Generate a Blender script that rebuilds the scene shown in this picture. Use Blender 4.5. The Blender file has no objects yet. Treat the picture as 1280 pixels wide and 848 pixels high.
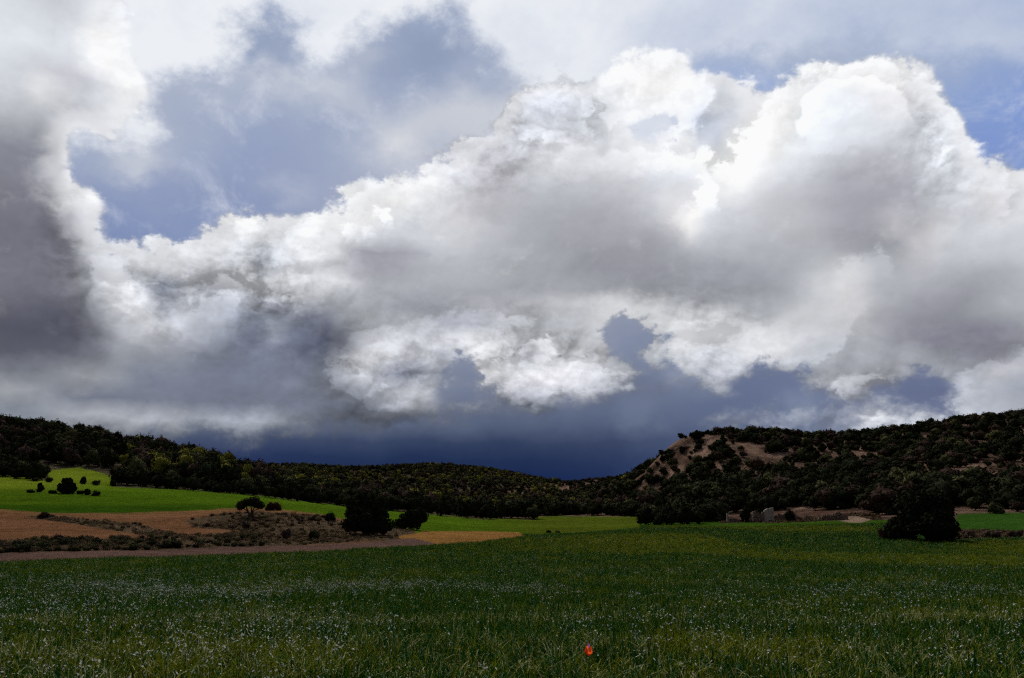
import bpy, math, random
import numpy as np
from mathutils import Vector, Matrix

R = math.radians
rng = np.random.default_rng(7)
random.seed(7)
sc = bpy.context.scene
COL = sc.collection

# ------------------------------------------------------------------ camera
W0, H0, F = 1280.0, 848.0, 985.0
PITCH = math.atan(216.0 / F)
CAMZ = 1.7
cd = bpy.data.cameras.new('camera')
cd.sensor_width = 36.0
cd.lens = F / W0 * 36.0
cd.clip_start = 0.1
cd.clip_end = 20000
cam = bpy.data.objects.new('camera', cd)
COL.objects.link(cam)
cam.location = (0, 0, CAMZ)
cam.rotation_euler = (R(90) + PITCH, 0, 0)
sc.camera = cam
CT, ST = math.cos(PITCH), math.sin(PITCH)

def px_dir(px, py):
    a = (px - 640.0) / F; b = (424.0 - py) / F
    return a, CT - b * ST, ST + b * CT

def P(px, py, Y):
    a, y, z = px_dir(px, py)
    return a * Y / y, Y, CAMZ + z * Y / y

def project(x, y, z):
    z = z - CAMZ
    d = y * CT + z * ST
    u = -y * ST + z * CT
    d = np.where(np.abs(d) < 1e-6, 1e-6, d)
    return 640 + F * x / d, 424 - F * u / d

# ------------------------------------------------------------------ numpy helpers
def hash2(ix, iy, s):
    v = np.sin(ix * 127.1 + iy * 311.7 + s * 74.7) * 43758.5453
    return v - np.floor(v)

def vnoise(x, y, s=0):
    ix, iy = np.floor(x), np.floor(y)
    fx, fy = x - ix, y - iy
    fx = fx * fx * (3 - 2 * fx); fy = fy * fy * (3 - 2 * fy)
    a = hash2(ix, iy, s); b = hash2(ix + 1, iy, s)
    c = hash2(ix, iy + 1, s); d = hash2(ix + 1, iy + 1, s)
    return (a * (1 - fx) + b * fx) * (1 - fy) + (c * (1 - fx) + d * fx) * fy

def fbm(x, y, s=0, o=4):
    t = 0; a = 0.5
    for k in range(o):
        t = t + a * (vnoise(x, y, s + k * 3.1) - 0.5); a *= 0.5
        x, y = x * 2.03 + 5.3, y * 2.03 + 1.7
    return t

def sdf(px, py, poly):
    """signed distance, positive inside"""
    px = np.asarray(px, float); py = np.asarray(py, float)
    d = np.full(px.shape, 1e9); ins = np.zeros(px.shape, bool)
    n = len(poly)
    for i in range(n):
        x0, y0 = poly[i]; x1, y1 = poly[(i + 1) % n]
        ex, ey = x1 - x0, y1 - y0
        t = np.clip(((px - x0) * ex + (py - y0) * ey) / (ex * ex + ey * ey + 1e-9), 0, 1)
        d = np.minimum(d, np.hypot(px - x0 - t * ex, py - y0 - t * ey))
        c = ((y0 > py) != (y1 > py))
        with np.errstate(divide='ignore', invalid='ignore'):
            xi = x0 + (py - y0) / (y1 - y0 if y1 != y0 else 1e-9) * ex
        ins ^= c & (px < xi)
    return np.where(ins, d, -d)

def sstep(a, b, x):
    t = np.clip((x - a) / (b - a), 0, 1)
    return t * t * (3 - 2 * t)

def lin(c):
    c = np.asarray(c, float) / 255.0
    return np.where(c <= 0.04045, c / 12.92, ((c + 0.055) / 1.055) ** 2.4)

# ------------------------------------------------------------------ terrain height
ctl = []
def cp(px, py, Y): ctl.append(P(px, py, Y))
for px in (-250, 0, 200, 420, 640, 860, 1080, 1280, 1530):
    cp(px, 848, 8.0); cp(px, 760, 17.5)
for px, py, Y in [(-250, 720, 36), (100, 720, 36), (400, 716, 38), (640, 714, 40), (900, 712, 42), (1200, 712, 42), (1500, 712, 42)]: cp(px, py, Y)
for px, py, Y in [(-250, 706, 58), (0, 703, 60), (240, 696, 66), (420, 689, 74), (520, 683, 82), (640, 673, 100), (760, 676, 90), (760, 664, 130),
                  (900, 680, 85), (900, 660, 140), (1050, 662, 125), (1150, 679, 92), (1280, 680, 88), (1500, 682, 86)]: cp(px, py, Y)
# left: verge, plough, mound, meadow
for px, py, Y in [(-250, 692, 68), (0, 691, 69), (-250, 678, 78), (0, 675, 80), (160, 675, 82), (160, 688, 74), (300, 685, 80), (300, 670, 92),
                  (0, 640, 125), (-250, 642, 125), (150, 644, 125), (240, 660, 105), (312, 647, 112), (345, 639, 118), (270, 640, 130), (395, 648, 115),
                  (400, 675, 92), (455, 670, 100), (510, 664, 112), (480, 672, 98), (430, 645, 135), (540, 664, 120), (600, 662, 140),
                  (-250, 612, 190), (0, 612, 190), (130, 616, 190), (260, 622, 200), (350, 631, 205), (430, 639, 210), (-250, 596, 270), (0, 597, 260), (60, 600, 250),
                  (100, 588, 330), (145, 603, 260), (220, 611, 255), (300, 617, 262), (390, 628, 275), (480, 638, 295), (540, 643, 320), (600, 648, 335),
                  (680, 646, 365), (790, 646, 380), (700, 655, 200), (790, 655, 210), (620, 655, 210)]: cp(px, py, Y)
# left hill ridge
for px, py, Y in [(-350, 522, 560), (-120, 526, 540), (0, 534, 510), (60, 539, 500), (120, 548, 480), (180, 561, 460), (240, 576, 440), (290, 588, 420), (340, 606, 390), (385, 621, 340),
                  (0, 565, 380), (120, 574, 370), (200, 585, 350), (280, 602, 330), (-200, 565, 390)]: cp(px, py, Y)
ctl += [(-330, 700, 40), (-430, 900, 20), (-200, 620, 18), (-100, 560, 6), (-600, 700, 50), (-700, 400, 60), (-300, 1200, 40), (-900, 1200, 60)]
# middle hill
for px, py, Y in [(250, 598, 900), (320, 586, 980), (380, 583, 1000), (425, 588, 1000), (465, 589, 1000), (520, 584, 1000), (580, 585, 980), (620, 590, 950), (655, 601, 900), (690, 609, 880),
                  (400, 622, 520), (480, 630, 500), (560, 632, 520), (640, 633, 540), (700, 634, 560), (450, 608, 740), (560, 607, 740), (640, 615, 720),
                  (690, 624, 680)]: cp(px, py, Y)
ctl += [(-250, 1500, 20), (0, 1500, 10), (200, 1500, 20), (0, 2500, 0), (-1500, 2500, 0), (1500, 2500, 0), (3000, 1500, 0), (-3000, 1500, 0)]
# right hill
for px, py, Y in [(715, 607, 820), (745, 600, 740), (780, 595, 650), (803, 590, 580), (822, 577, 500), (835, 566, 460), (848, 551, 445), (875, 545, 440), (950, 545, 450), (1050, 551, 460), (1085, 549, 455),
                  (1120, 541, 440), (1200, 529, 425), (1280, 521, 420), (1400, 515, 425), (1600, 510, 440),
                  (740, 632, 560), (800, 640, 390), (790, 612, 470), (830, 600, 410), (880, 580, 385), (960, 572, 380), (1060, 575, 370), (1180, 560, 340), (1300, 552, 330), (1500, 548, 330),
                  (830, 656, 235), (800, 659, 225), (870, 655, 205), (920, 652, 180), (1000, 651, 172), (1090, 651, 165), (880, 625, 290), (960, 620, 265), (1060, 617, 250), (1160, 612, 240), (1280, 600, 235), (1500, 595, 235),
                  (1180, 645, 160), (1280, 642, 160), (1260, 624, 190), (1450, 640, 165), (1200, 668, 105), (1290, 666, 110), (1500, 666, 110)]: cp(px, py, Y)
for px, py, Y in [(875, 545, 440), (1050, 551, 460), (1280, 521, 420)]:
    x, y, z = P(px, py, Y); ctl.append((x * 1.25 + 10, y * 1.35, z - 6)); ctl.append((x * 1.6, y * 2.2, z - 25))
ctl += [(a * 1.0, b * 1.0, 0.2) for a, b in [(0, -20), (-40, -10), (40, -10), (-25, 0), (25, 0), (0, 3), (-150, -100), (150, -100), (0, -400), (-600, 0), (600, 0), (-600, -600), (600, -600)]]
CTL = np.array(ctl)
def phi(r2): return np.sqrt(r2 + 12.0 ** 2)
A = phi(((CTL[:, None, :2] - CTL[None, :, :2]) ** 2).sum(-1))
n = len(CTL)
M = np.zeros((n + 1, n + 1)); M[:n, :n] = A; M[n, :n] = 1; M[:n, n] = 1
sol = np.linalg.lstsq(M, np.append(CTL[:, 2], 0), rcond=None)[0]
def HT(x, y):
    x = np.atleast_1d(np.asarray(x, float)); y = np.atleast_1d(np.asarray(y, float))
    out = np.empty(x.shape)
    for i in range(0, len(x), 20000):
        s = slice(i, i + 20000)
        r2 = (x[s, None] - CTL[None, :, 0]) ** 2 + (y[s, None] - CTL[None, :, 1]) ** 2
        out[s] = phi(r2) @ sol[:n] + sol[n]
    far = sstep(180, 420, np.hypot(x, y))
    mid = sstep(60, 110, np.hypot(x, y)) * (1 - far)
    out += far * 3.2 * fbm(x / 45, y / 45, 3) + mid * 0.5 * fbm(x / 14, y / 14, 5) + 0.05 * fbm(x / 3, y / 3, 8)
    return out

def hit(px, py, y0=6.0, y1=1300.0):
    a, dy, dz = px_dir(px, py)
    Y = np.exp(np.linspace(math.log(y0), math.log(y1), 500))
    h = HT(a / dy * Y, Y) - (CAMZ + dz / dy * Y)
    k = np.argmax(h > 0)
    if h[k] <= 0: k = len(Y) - 1
    if k > 0:
        t = h[k - 1] / (h[k - 1] - h[k]); Yk = Y[k - 1] + t * (Y[k] - Y[k - 1])
    else: Yk = Y[0]
    x = a / dy * Yk
    return x, Yk, float(HT(x, Yk)[0])

# ------------------------------------------------------------------ regions (outlines of the fields)
REG = {
 'track': [(-400, 708), (0, 703), (240, 696), (420, 689), (520, 683), (545, 680), (515, 672), (480, 676), (400, 681), (200, 688), (0, 692), (-400, 696)],
 'stubble': [(495, 671), (530, 664.5), (600, 664), (648, 666), (655, 670), (600, 677), (545, 681), (515, 683)],
 'verge': [(-400, 696), (0, 692), (200, 688), (400, 681), (480, 676), (515, 672), (520, 664), (490, 660), (470, 652), (430, 652), (400, 645), (330, 640), (280, 642), (232, 651),
           (240, 660), (300, 664), (250, 670), (170, 673), (90, 673), (0, 675), (-400, 678)],
 'strip': [(35, 645), (70, 645), (110, 650), (170, 655), (215, 666), (240, 672), (200, 672), (150, 664), (90, 654), (40, 649)],
 'plough': [(-400, 640), (0, 637), (60, 641), (130, 642), (200, 640), (270, 637), (310, 634), (350, 637), (400, 643), (440, 651), (470, 662), (480, 680), (0, 695), (-400, 698)],
 'meadow': [(-400, 594), (0, 594), (60, 600), (60, 588), (100, 584), (146, 597), (146, 609), (215, 611), (300, 617), (390, 628), (480, 638), (540, 643), (600, 649), (668, 649), (669, 645.5), (800, 645.5),
            (800, 660), (700, 667), (640, 668), (520, 667), (470, 655), (400, 646), (330, 641), (0, 642), (-400, 645)],
 'dirt': [(1040, 646), (1075, 646), (1090, 650), (1075, 654), (1050, 652)],
 'rubble': [(900, 646), (1000, 637), (1095, 640), (1105, 650), (1000, 653), (900, 654)],
 'greenstrip': [(1195, 643), (1400, 638), (1700, 640), (1700, 664), (1280, 665), (1200, 662)],
 'brownstrip': [(1170, 664), (1280, 664), (1700, 664), (1700, 671), (1280, 672), (1180, 675)],
 'terrace': [(1252, 617), (1290, 614), (1500, 612), (1500, 620), (1280, 624), (1258, 626)],
 'bare': [(838, 560), (858, 550), (880, 549), (900, 552), (897, 562), (872, 572), (852, 580), (840, 583)],
 'bare9': [(810, 596), (838, 583), (846, 588), (828, 603), (803, 618), (796, 610)],
 'bare2': [(912, 567), (945, 573), (940, 579), (915, 576)],
 'bare3': [(978, 588), (995, 583), (1000, 606), (982, 604)],
 'bare4': [(1020, 570), (1060, 565), (1052, 582), (1030, 584)],
 'bare5': [(1255, 575), (1300, 570), (1300, 612), (1262, 610)],
 'bare6': [(890, 605), (925, 602), (915, 616), (890, 622)],
 'bare7': [(1090, 580), (1140, 572), (1130, 592), (1100, 600)],
 'bare8': [(1150, 545), (1240, 540), (1230, 556), (1180, 564)],
}

def region_fields(x, y, z):
    """per-point colour + params, and id of dominating region"""
    px, py = project(x, y, z)
    j = fbm(x / 6, y / 6, 21, 3)
    front = y > 5
    D = {}
    for k, poly in REG.items():
        d = sdf(px, py, poly)
        d = np.where(front, d, -99) + j * 3.5
        if k.startswith('bare'): d = d + 10 * fbm(x / 9, y / 9, 23, 3)
        D[k] = d
    Yr = y
    col = np.zeros((len(x), 3)); prm = np.zeros((len(x), 3)); rid = np.zeros(len(x), int)
    names = ['crop_field', 'hillside', 'meadow', 'ploughed_field', 'dirt_track', 'stubble_field', 'rough_ground']
    crop = np.array([.008, .030, .007]);  # dark tone includes the cloud shade over the near field
    col[:] = crop; prm[:, 0] = .3
    # hillside
    mott = np.clip(1 + 3.2 * fbm(x / 7, y / 12, 81, 4), .25, 1.7)
    hill = ((py < 650) & (Yr > 150)) | ((px < -100) & (Yr > 260)) | (Yr > 385) | ((px > 1300) & (Yr > 170)) | (np.abs(np.arctan2(x, y)) > 0.85) & (np.hypot(x, y) > 180)
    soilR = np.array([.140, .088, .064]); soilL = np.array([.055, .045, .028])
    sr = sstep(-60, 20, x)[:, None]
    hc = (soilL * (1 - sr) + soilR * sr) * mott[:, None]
    col = np.where(hill[:, None], hc, col); prm[hill] = (1, 0.5, 0); rid[hill] = 1
    def put(key, c, p, r, w=1.2, cond=None):
        nonlocal col, prm
        a = sstep(-w, w, D[key])
        if cond is not None: a = a * cond
        col[:] = col * (1 - a[:, None]) + np.asarray(c) * a[:, None]
        prm[:] = prm * (1 - a[:, None]) + np.asarray(p, float) * a[:, None]
        rid[a > .5] = r
    fld = (Yr > 55) & (Yr < 400)
    # meadow colour varies with painted-in patches of sun and cloud shade
    g1 = np.array([.062, .115, .006]); g2 = np.array([.125, .165, .012]); g3 = np.array([.028, .066, .004])
    u = sstep(620, 600, py + (px - 60) * .02)[:, None] * sstep(300, 60, px)[:, None]
    l = (sstep(628, 634, py) * sstep(420, 200, px))[:, None]
    farc = (sstep(560, 700, px) * sstep(640, 650, py))[:, None]
    mc = g1 * (1 - u) + g2 * u; mc = mc * (1 - l) + g3 * l; mc = mc * (1 - farc) + np.array([.066, .088, .008]) * farc
    band = (1 + 0.5 * fbm(x / 60, y / 18, 33, 3))[:, None]
    put('meadow', mc * band, (.3, 0, .5), 2, 1.0, fld)
    pc = np.array([.150, .072, .036]) * (1 + 0.6 * fbm(x / 25, y / 10, 41, 3))[:, None]
    edge = (sstep(6, 0, np.abs(D['plough']) ) * (py < 650))[:, None]
    pc = pc * (1 - .5 * edge) + np.array([.21, .12, .045]) * .5 * edge
    put('plough', pc, (.35, 0, 1), 3, 1.0, fld)
    vc = np.array([.100, .068, .042]) * (1 + .8 * fbm(x / 5, y / 5, 51, 3))[:, None]
    put('verge', vc, (1, 0, 0), 6, 1.2, fld)
    put('strip', vc * 1.1, (1, 0, 0), 6, 1.0, fld)
    put('stubble', (.235, .118, .036), (.35, 0, 1), 5, .8, fld)
    put('track', (.112, .066, .054), (.3, 0, 0), 4, .6, fld)
    put('greenstrip', (.030, .075, .010), (.3, 0, 0), 2, 1.0, (Yr > 90) & (Yr < 260))
    put('brownstrip', (.085, .055, .038), (1, 0, 0), 6, 1.0, (Yr > 70) & (Yr < 200))
    put('rubble', (.10, .055, .040), (1, .6, 0), 6, 1.0, (Yr > 140) & (Yr < 300))
    put('dirt', (.24, .17, .12), (.5, 0, 0), 6, .8, (Yr > 140) & (Yr < 300))
    put('terrace', (.04, .085, .015), (.4, 0, 0), 2, .8, (Yr > 140) & (Yr < 350))
    for k in ('bare', 'bare9', 'bare2', 'bare3', 'bare4', 'bare5', 'bare6', 'bare7', 'bare8'):
        put(k, np.array((.19, .115, .085) if k in ('bare', 'bare3', 'bare9') else (.14, .085, .062)) * mott[:, None], (1, 1, 0), 1, 4.0, (Yr > 200) & (Yr < 520))
    # paler, drier patches in the near crop towards the right
    c0 = rid == 0
    t = (sstep(-.03, .12, fbm(x / 16, y / 26, 61, 3)) * sstep(-10, 12, x) * c0)[:, None]
    col[:] = col * (1 - t) + np.array([.075, .080, .008]) * t
    t2 = (sstep(120, 150, y) * c0)[:, None]
    col[:] = col * (1 - t2) + np.array([.034, .076, .007]) * t2
    return col, prm, rid, names, D, px, py

# ------------------------------------------------------------------ materials
def newmat(name):
    m = bpy.data.materials.new(name); m.use_nodes = True
    nt = m.node_tree; b = nt.nodes['Principled BSDF']
    return m, nt, b

def lk(nt, a, b): nt.links.new(a, b)

def mth(nt, op, a, b=None, clamp=False, c=None):
    nd = nt.nodes.new('ShaderNodeMath'); nd.operation = op; nd.use_clamp = clamp
    for i, v in enumerate((a, b, c)):
        if v is None: continue
        if isinstance(v, (int, float)): nd.inputs[i].default_value = v
        else: nt.links.new(v, nd.inputs[i])
    return nd.outputs[0]

def vmth(nt, op, a, b=None):
    nd = nt.nodes.new('ShaderNodeVectorMath'); nd.operation = op
    for i, v in enumerate((a, b)):
        if v is None: continue
        if isinstance(v, (tuple, list)): nd.inputs[i].default_value = v
        elif isinstance(v, (int, float)): nd.inputs[3].default_value = v
        else: nt.links.new(v, nd.inputs[i] if not (op == 'SCALE' and i == 1) else nd.inputs[3])
    return nd.outputs[0]

def mixc(nt, f, a, b, mode='MIX'):
    nd = nt.nodes.new('ShaderNodeMix'); nd.data_type = 'RGBA'; nd.blend_type = mode
    nd.clamp_factor = True
    for s, v in ((0, f), (6, a), (7, b)):
        if isinstance(v, (int, float)): nd.inputs[s].default_value = v
        elif isinstance(v, (tuple, list)): nd.inputs[s].default_value = tuple(v)[:3] + (1,)
        else: nt.links.new(v, nd.inputs[s])
    return nd.outputs[2]

def noise(nt, vec, scale, detail=4, rough=.55, color=False, dist=0):
    nd = nt.nodes.new('ShaderNodeTexNoise')
    nd.inputs['Scale'].default_value = scale; nd.inputs['Detail'].default_value = detail
    nd.inputs['Roughness'].default_value = rough; nd.inputs['Distortion'].default_value = dist
    if vec is not None: nt.links.new(vec, nd.inputs['Vector'])
    return nd.outputs['Color' if color else 'Fac']

def ground_material():
    m, nt, b = newmat('ground_soil_and_grass')
    g = nt.nodes.new('ShaderNodeNewGeometry').outputs['Position']
    at = nt.nodes.new('ShaderNodeAttribute'); at.attribute_name = 'col'
    ap = nt.nodes.new('ShaderNodeAttribute'); ap.attribute_name = 'prm'
    sp = nt.nodes.new('ShaderNodeSeparateColor'); lk(nt, ap.outputs['Color'], sp.inputs[0])
    rough, rock, fur = sp.outputs
    n1 = noise(nt, g, .9, 8, .65); n2 = noise(nt, g, .12, 6, .6); n3 = noise(nt, g, 9, 5, .7)
    v = mth(nt, 'ADD', mth(nt, 'MULTIPLY', mth(nt, 'SUBTRACT', n1, .5), 2.6), mth(nt, 'MULTIPLY', mth(nt, 'SUBTRACT', n3, .5), 1.4))
    v = mth(nt, 'MULTIPLY', v, mth(nt, 'MULTIPLY_ADD', rough, .75, c=.30))
    v = mth(nt, 'ADD', v, mth(nt, 'MULTIPLY', mth(nt, 'SUBTRACT', n2, .5), .9))
    v = mth(nt, 'MAXIMUM', mth(nt, 'ADD', v, 1.0), .15)
    c = vmth(nt, 'SCALE', at.outputs['Color'], v)
    # pale stone outcrops on the bare slope
    vor = nt.nodes.new('ShaderNodeTexVoronoi'); vor.inputs['Scale'].default_value = .35; vor.inputs['Detail'].default_value = 3
    lk(nt, g, vor.inputs['Vector'])
    rk = mth(nt, 'MULTIPLY', mth(nt, 'SUBTRACT', noise(nt, g, .22, 8, .75), .52), 9, clamp=True)
    dkp = mth(nt, 'MULTIPLY', mth(nt, 'MULTIPLY', mth(nt, 'SUBTRACT', noise(nt, vmth(nt, 'ADD', g, (40, 9, 3)), .16, 8, .75), .50), 9, clamp=True), mth(nt, 'MULTIPLY', rock, .75))
    c = mixc(nt, dkp, c, (.030, .022, .014))
    c = mixc(nt, mth(nt, 'MULTIPLY', rk, mth(nt, 'MULTIPLY', rock, .55)), c, (.26, .20, .16))
    # furrow lines running along the sown strips
    mp = nt.nodes.new('ShaderNodeMapping'); lk(nt, g, mp.inputs[0]); mp.inputs['Rotation'].default_value = (0, 0, R(8)); mp.inputs['Scale'].default_value = (.03, 1.6, .1)
    fn = noise(nt, mp.outputs[0], 1.0, 5, .7)
    ff = mth(nt, 'MULTIPLY', mth(nt, 'SUBTRACT', fn, .5), mth(nt, 'MULTIPLY_ADD', fur, 1.6, c=.75))
    c = vmth(nt, 'SCALE', c, mth(nt, 'ADD', ff, 1.0))
    lk(nt, c, b.inputs['Base Color'])
    b.inputs['Roughness'].default_value = 1; b.inputs['Specular IOR Level'].default_value = 0
    bp = nt.nodes.new('ShaderNodeBump'); bp.inputs['Strength'].default_value = .9
    lk(nt, mth(nt, 'MULTIPLY_ADD', rough, .5, c=.12), bp.inputs['Distance'])
    lk(nt, mth(nt, 'ADD', n1, mth(nt, 'MULTIPLY', n3, .5)), bp.inputs['Height'])
    lk(nt, bp.outputs[0], b.inputs['Normal'])
    return m

def leaf_material(name, c, var=.5, rough=.8, spec=.0, trans=0.0, sc_=1.5, tint=None):
    m, nt, b = newmat(name)
    tc = nt.nodes.new('ShaderNodeTexCoord').outputs['Object']
    oi = nt.nodes.new('ShaderNodeObjectInfo').outputs['Random']
    n1 = noise(nt, tc, sc_, 3, .6)
    v = mth(nt, 'ADD', mth(nt, 'MULTIPLY', mth(nt, 'SUBTRACT', n1, .5), 3 * var), mth(nt, 'MULTIPLY', mth(nt, 'SUBTRACT', oi, .5), var))
    v = mth(nt, 'MAXIMUM', mth(nt, 'ADD', v, 1), .2)
    base = c
    if tint:
        base = mixc(nt, mth(nt, 'POWER', oi, 2.0), c, tint)
        col = vmth(nt, 'SCALE', base, v)
    else:
        col = vmth(nt, 'SCALE', c, v)
    lk(nt, col, b.inputs['Base Color'])
    b.inputs['Roughness'].default_value = rough; b.inputs['Specular IOR Level'].default_value = spec
    if trans:
        t = nt.nodes.new('ShaderNodeBsdfTranslucent'); lk(nt, col, t.inputs[0])
        mx = nt.nodes.new('ShaderNodeMixShader'); mx.inputs[0].default_value = trans
        lk(nt, b.outputs[0], mx.inputs[1]); lk(nt, t.outputs[0], mx.inputs[2])
        lk(nt, mx.outputs[0], nt.nodes['Material Output'].inputs[0])
    return m

M_ground = ground_material()
M_dark = leaf_material('evergreen_oak_leaves', (.030, .033, .017), .6, sc_=.8)
M_black = leaf_material('juniper_leaves', (.022, .026, .014), .5, sc_=.8)
M_olive = leaf_material('spring_leaves', (.190, .185, .035), .5, sc_=.8)
M_brown = leaf_material('bare_twigs', (.062, .042, .033), .5, sc_=.8)
M_mid = leaf_material('oak_leaves', (.076, .076, .034), .5, sc_=.8)
M_red = leaf_material('reddish_twigs', (.060, .028, .022), .4, sc_=1)
M_bark, _nt, _b = newmat('bark'); 
_g = _nt.nodes.new('ShaderNodeTexCoord').outputs['Object']
lk(_nt, mixc(_nt, noise(_nt, _g, 12, 5, .7), (.02, .015, .012), (.09, .07, .055)), _b.inputs['Base Color']); _b.inputs['Roughness'].default_value = .9

# ------------------------------------------------------------------ object helpers
def tag(o, label=None, cat=None, group=None, kind=None):
    if label: o['label'] = label
    if cat: o['category'] = cat
    if group: o['group'] = group
    if kind: o['kind'] = kind
    return o

def mesh_from(name, V, Fc, mats=(), smooth=False):
    me = bpy.data.meshes.new(name)
    me.from_pydata([tuple(v) for v in V], [], [tuple(f) for f in Fc])
    for m in mats: me.materials.append(m)
    if smooth: me.polygons.foreach_set('use_smooth', [True] * len(me.polygons))
    me.update()
    return me

def mesh_np(name, V, Q, mats=(), smooth=False):
    """fast mesh from arrays, Q = (n,k) faces of equal size"""
    me = bpy.data.meshes.new(name)
    V = np.asarray(V, np.float32); Q = np.asarray(Q, np.int32)
    k = Q.shape[1]
    me.vertices.add(len(V)); me.vertices.foreach_set('co', V.ravel())
    me.loops.add(Q.size); me.loops.foreach_set('vertex_index', Q.ravel())
    me.polygons.add(len(Q))
    me.polygons.foreach_set('loop_start', np.arange(0, Q.size, k, dtype=np.int32))
    me.polygons.foreach_set('loop_total', np.full(len(Q), k, np.int32))
    if smooth: me.polygons.foreach_set('use_smooth', np.ones(len(Q), bool))
    for m in mats: me.materials.append(m)
    me.update(calc_edges=True)
    me.validate()
    return me

def link(name, me, parent=None, loc=(0, 0, 0), rz=0, s=(1, 1, 1)):
    o = bpy.data.objects.new(name, me); COL.objects.link(o)
    o.parent = parent; o.location = loc; o.rotation_euler = (0, 0, rz); o.scale = s
    return o

# ------------------------------------------------------------------ terrain mesh
azf = np.linspace(-R(48), R(48), 760)
azb = np.linspace(R(48), 2 * math.pi - R(48), 60)[1:-1]
AZ = np.concatenate([azf, azb])
RAD = np.concatenate([[0.0], np.linspace(2, 50, 45), np.exp(np.linspace(math.log(50), math.log(1400), 400))[1:], [1800, 2500, 4000, 7000]])
na, nr = len(AZ), len(RAD)
gx = (np.sin(AZ)[None, :] * RAD[:, None]); gy = (np.cos(AZ)[None, :] * RAD[:, None])
X, Y_ = gx.ravel(), gy.ravel()
Z = HT(np.clip(X, -3000, 3000), np.clip(Y_, -3000, 3000))
Z = np.where(np.hypot(X, Y_) > 1700, np.minimum(Z, -2), Z)
tcol, tprm, trid, rnames, _, _, _ = region_fields(X, Y_, Z)
ii = (np.arange(nr - 1)[:, None] * na + np.arange(na)[None, :])
jj = (np.arange(nr - 1)[:, None] * na + (np.arange(na)[None, :] + 1) % na)
Q = np.stack([ii, jj, jj + na, ii + na], -1).reshape(-1, 4)[:, ::-1]
full = mesh_np('t', np.stack([X, Y_, Z], 1), Q)
NRM = np.empty(len(X) * 3, np.float32); full.vertices.foreach_get('normal', NRM); NRM = NRM.reshape(-1, 3)
frid = np.stack([trid[Q[:, k]] for k in range(4)], 1)
frid = np.sort(frid, 1)[:, 1]
labels = {}
for r, nm in enumerate(rnames):
    q = Q[frid == r]
    if not len(q): continue
    used, inv = np.unique(q.ravel(), return_inverse=True)
    me = mesh_np(nm, np.stack([X, Y_, Z], 1)[used], inv.reshape(-1, 4), [M_ground], True)
    if len(me.vertices) == len(used):
        a = me.color_attributes.new('col', 'FLOAT_COLOR', 'POINT'); a.data.foreach_set('color', np.concatenate([tcol[used], np.ones((len(used), 1))], 1).astype(np.float32).ravel())
        a = me.color_attributes.new('prm', 'FLOAT_COLOR', 'POINT'); a.data.foreach_set('color', np.concatenate([tprm[used], np.ones((len(used), 1))], 1).astype(np.float32).ravel())
        me.normals_split_custom_set_from_vertices(NRM[used].tolist())
    o = link(nm, me); o['kind'] = 'structure'
bpy.data.meshes.remove(full)

# ------------------------------------------------------------------ foliage meshes
def leaves(centers, normals, size, n_rand):
    """one small leaf quad per centre, turned roughly along its normal"""
    k = len(centers)
    nn = normals + n_rand * rng.normal(size=(k, 3)); nn /= np.linalg.norm(nn, axis=1)[:, None] + 1e-9
    t = np.cross(nn, rng.normal(size=(k, 3))); t /= np.linalg.norm(t, axis=1)[:, None] + 1e-9
    b = np.cross(nn, t)
    s = size * rng.uniform(.6, 1.4, (k, 1))
    V = np.stack([centers - t * s - b * s * .15, centers - b * s * .6, centers + t * s + b * s * .2, centers + b * s * .6], 1).reshape(-1, 3)
    return V, np.arange(4 * k).reshape(-1, 4)

def crown(name, lobes, nleaf, size, mat, core=.72, bumps=.22, fill=.25):
    """lobes: list of (x,y,z,rx,ry,rz); leaf quads on clumpy lobe surfaces round dark inner cores"""
    L = np.array(lobes, float)
    area = (L[:, 3] * L[:, 5] + L[:, 3] * L[:, 4]); area /= area.sum()
    Vs, Qs, off = [], [], 0
    for l, ar in zip(L, area):
        k = max(20, int(nleaf * ar))
        d = rng.normal(size=(k, 3)); d /= np.linalg.norm(d, axis=1)[:, None]
        nc = 16
        cd_ = rng.normal(size=(nc, 3)); cd_ /= np.linalg.norm(cd_, axis=1)[:, None]
        cl = np.max(np.exp(-(1 - d @ cd_.T) * 14), axis=1)      # clumps
        r = 1 - bumps + bumps * 1.6 * cl + rng.normal(size=k) * .05
        inner = rng.random(k) < fill
        r = np.where(inner, r * rng.uniform(.6, .95, k), r)
        c = l[:3] + d * r[:, None] * l[3:6]
        keep = c[:, 2] > .02
        v, q = leaves(c[keep], d[keep], size, .55)
        Vs.append(v); Qs.append(q + off); off += len(v)
        # inner twig mass
        nu, nv = 8, 6
        th = np.linspace(0, 2 * math.pi, nu, endpoint=False); ph = np.linspace(0.05, math.pi - .05, nv)
        T, Pp = np.meshgrid(th, ph)
        dd = np.stack([np.cos(T) * np.sin(Pp), np.sin(T) * np.sin(Pp), np.cos(Pp)], -1).reshape(-1, 3)
        rr = core * (1 + .18 * rng.normal(size=len(dd)))
        cv = l[:3] + dd * rr[:, None] * l[3:6]
        cv[:, 2] = np.maximum(cv[:, 2], 0.0)
        q = []
        for a in range(nv - 1):
            for bb in range(nu):
                q.append((a * nu + bb, (a + 1) * nu + bb, (a + 1) * nu + (bb + 1) % nu, a * nu + (bb + 1) % nu))
        Vs.append(cv); Qs.append(np.array(q) + off); off += len(cv)
    return mesh_np(name, np.concatenate(Vs), np.concatenate(Qs), [mat])

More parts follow.
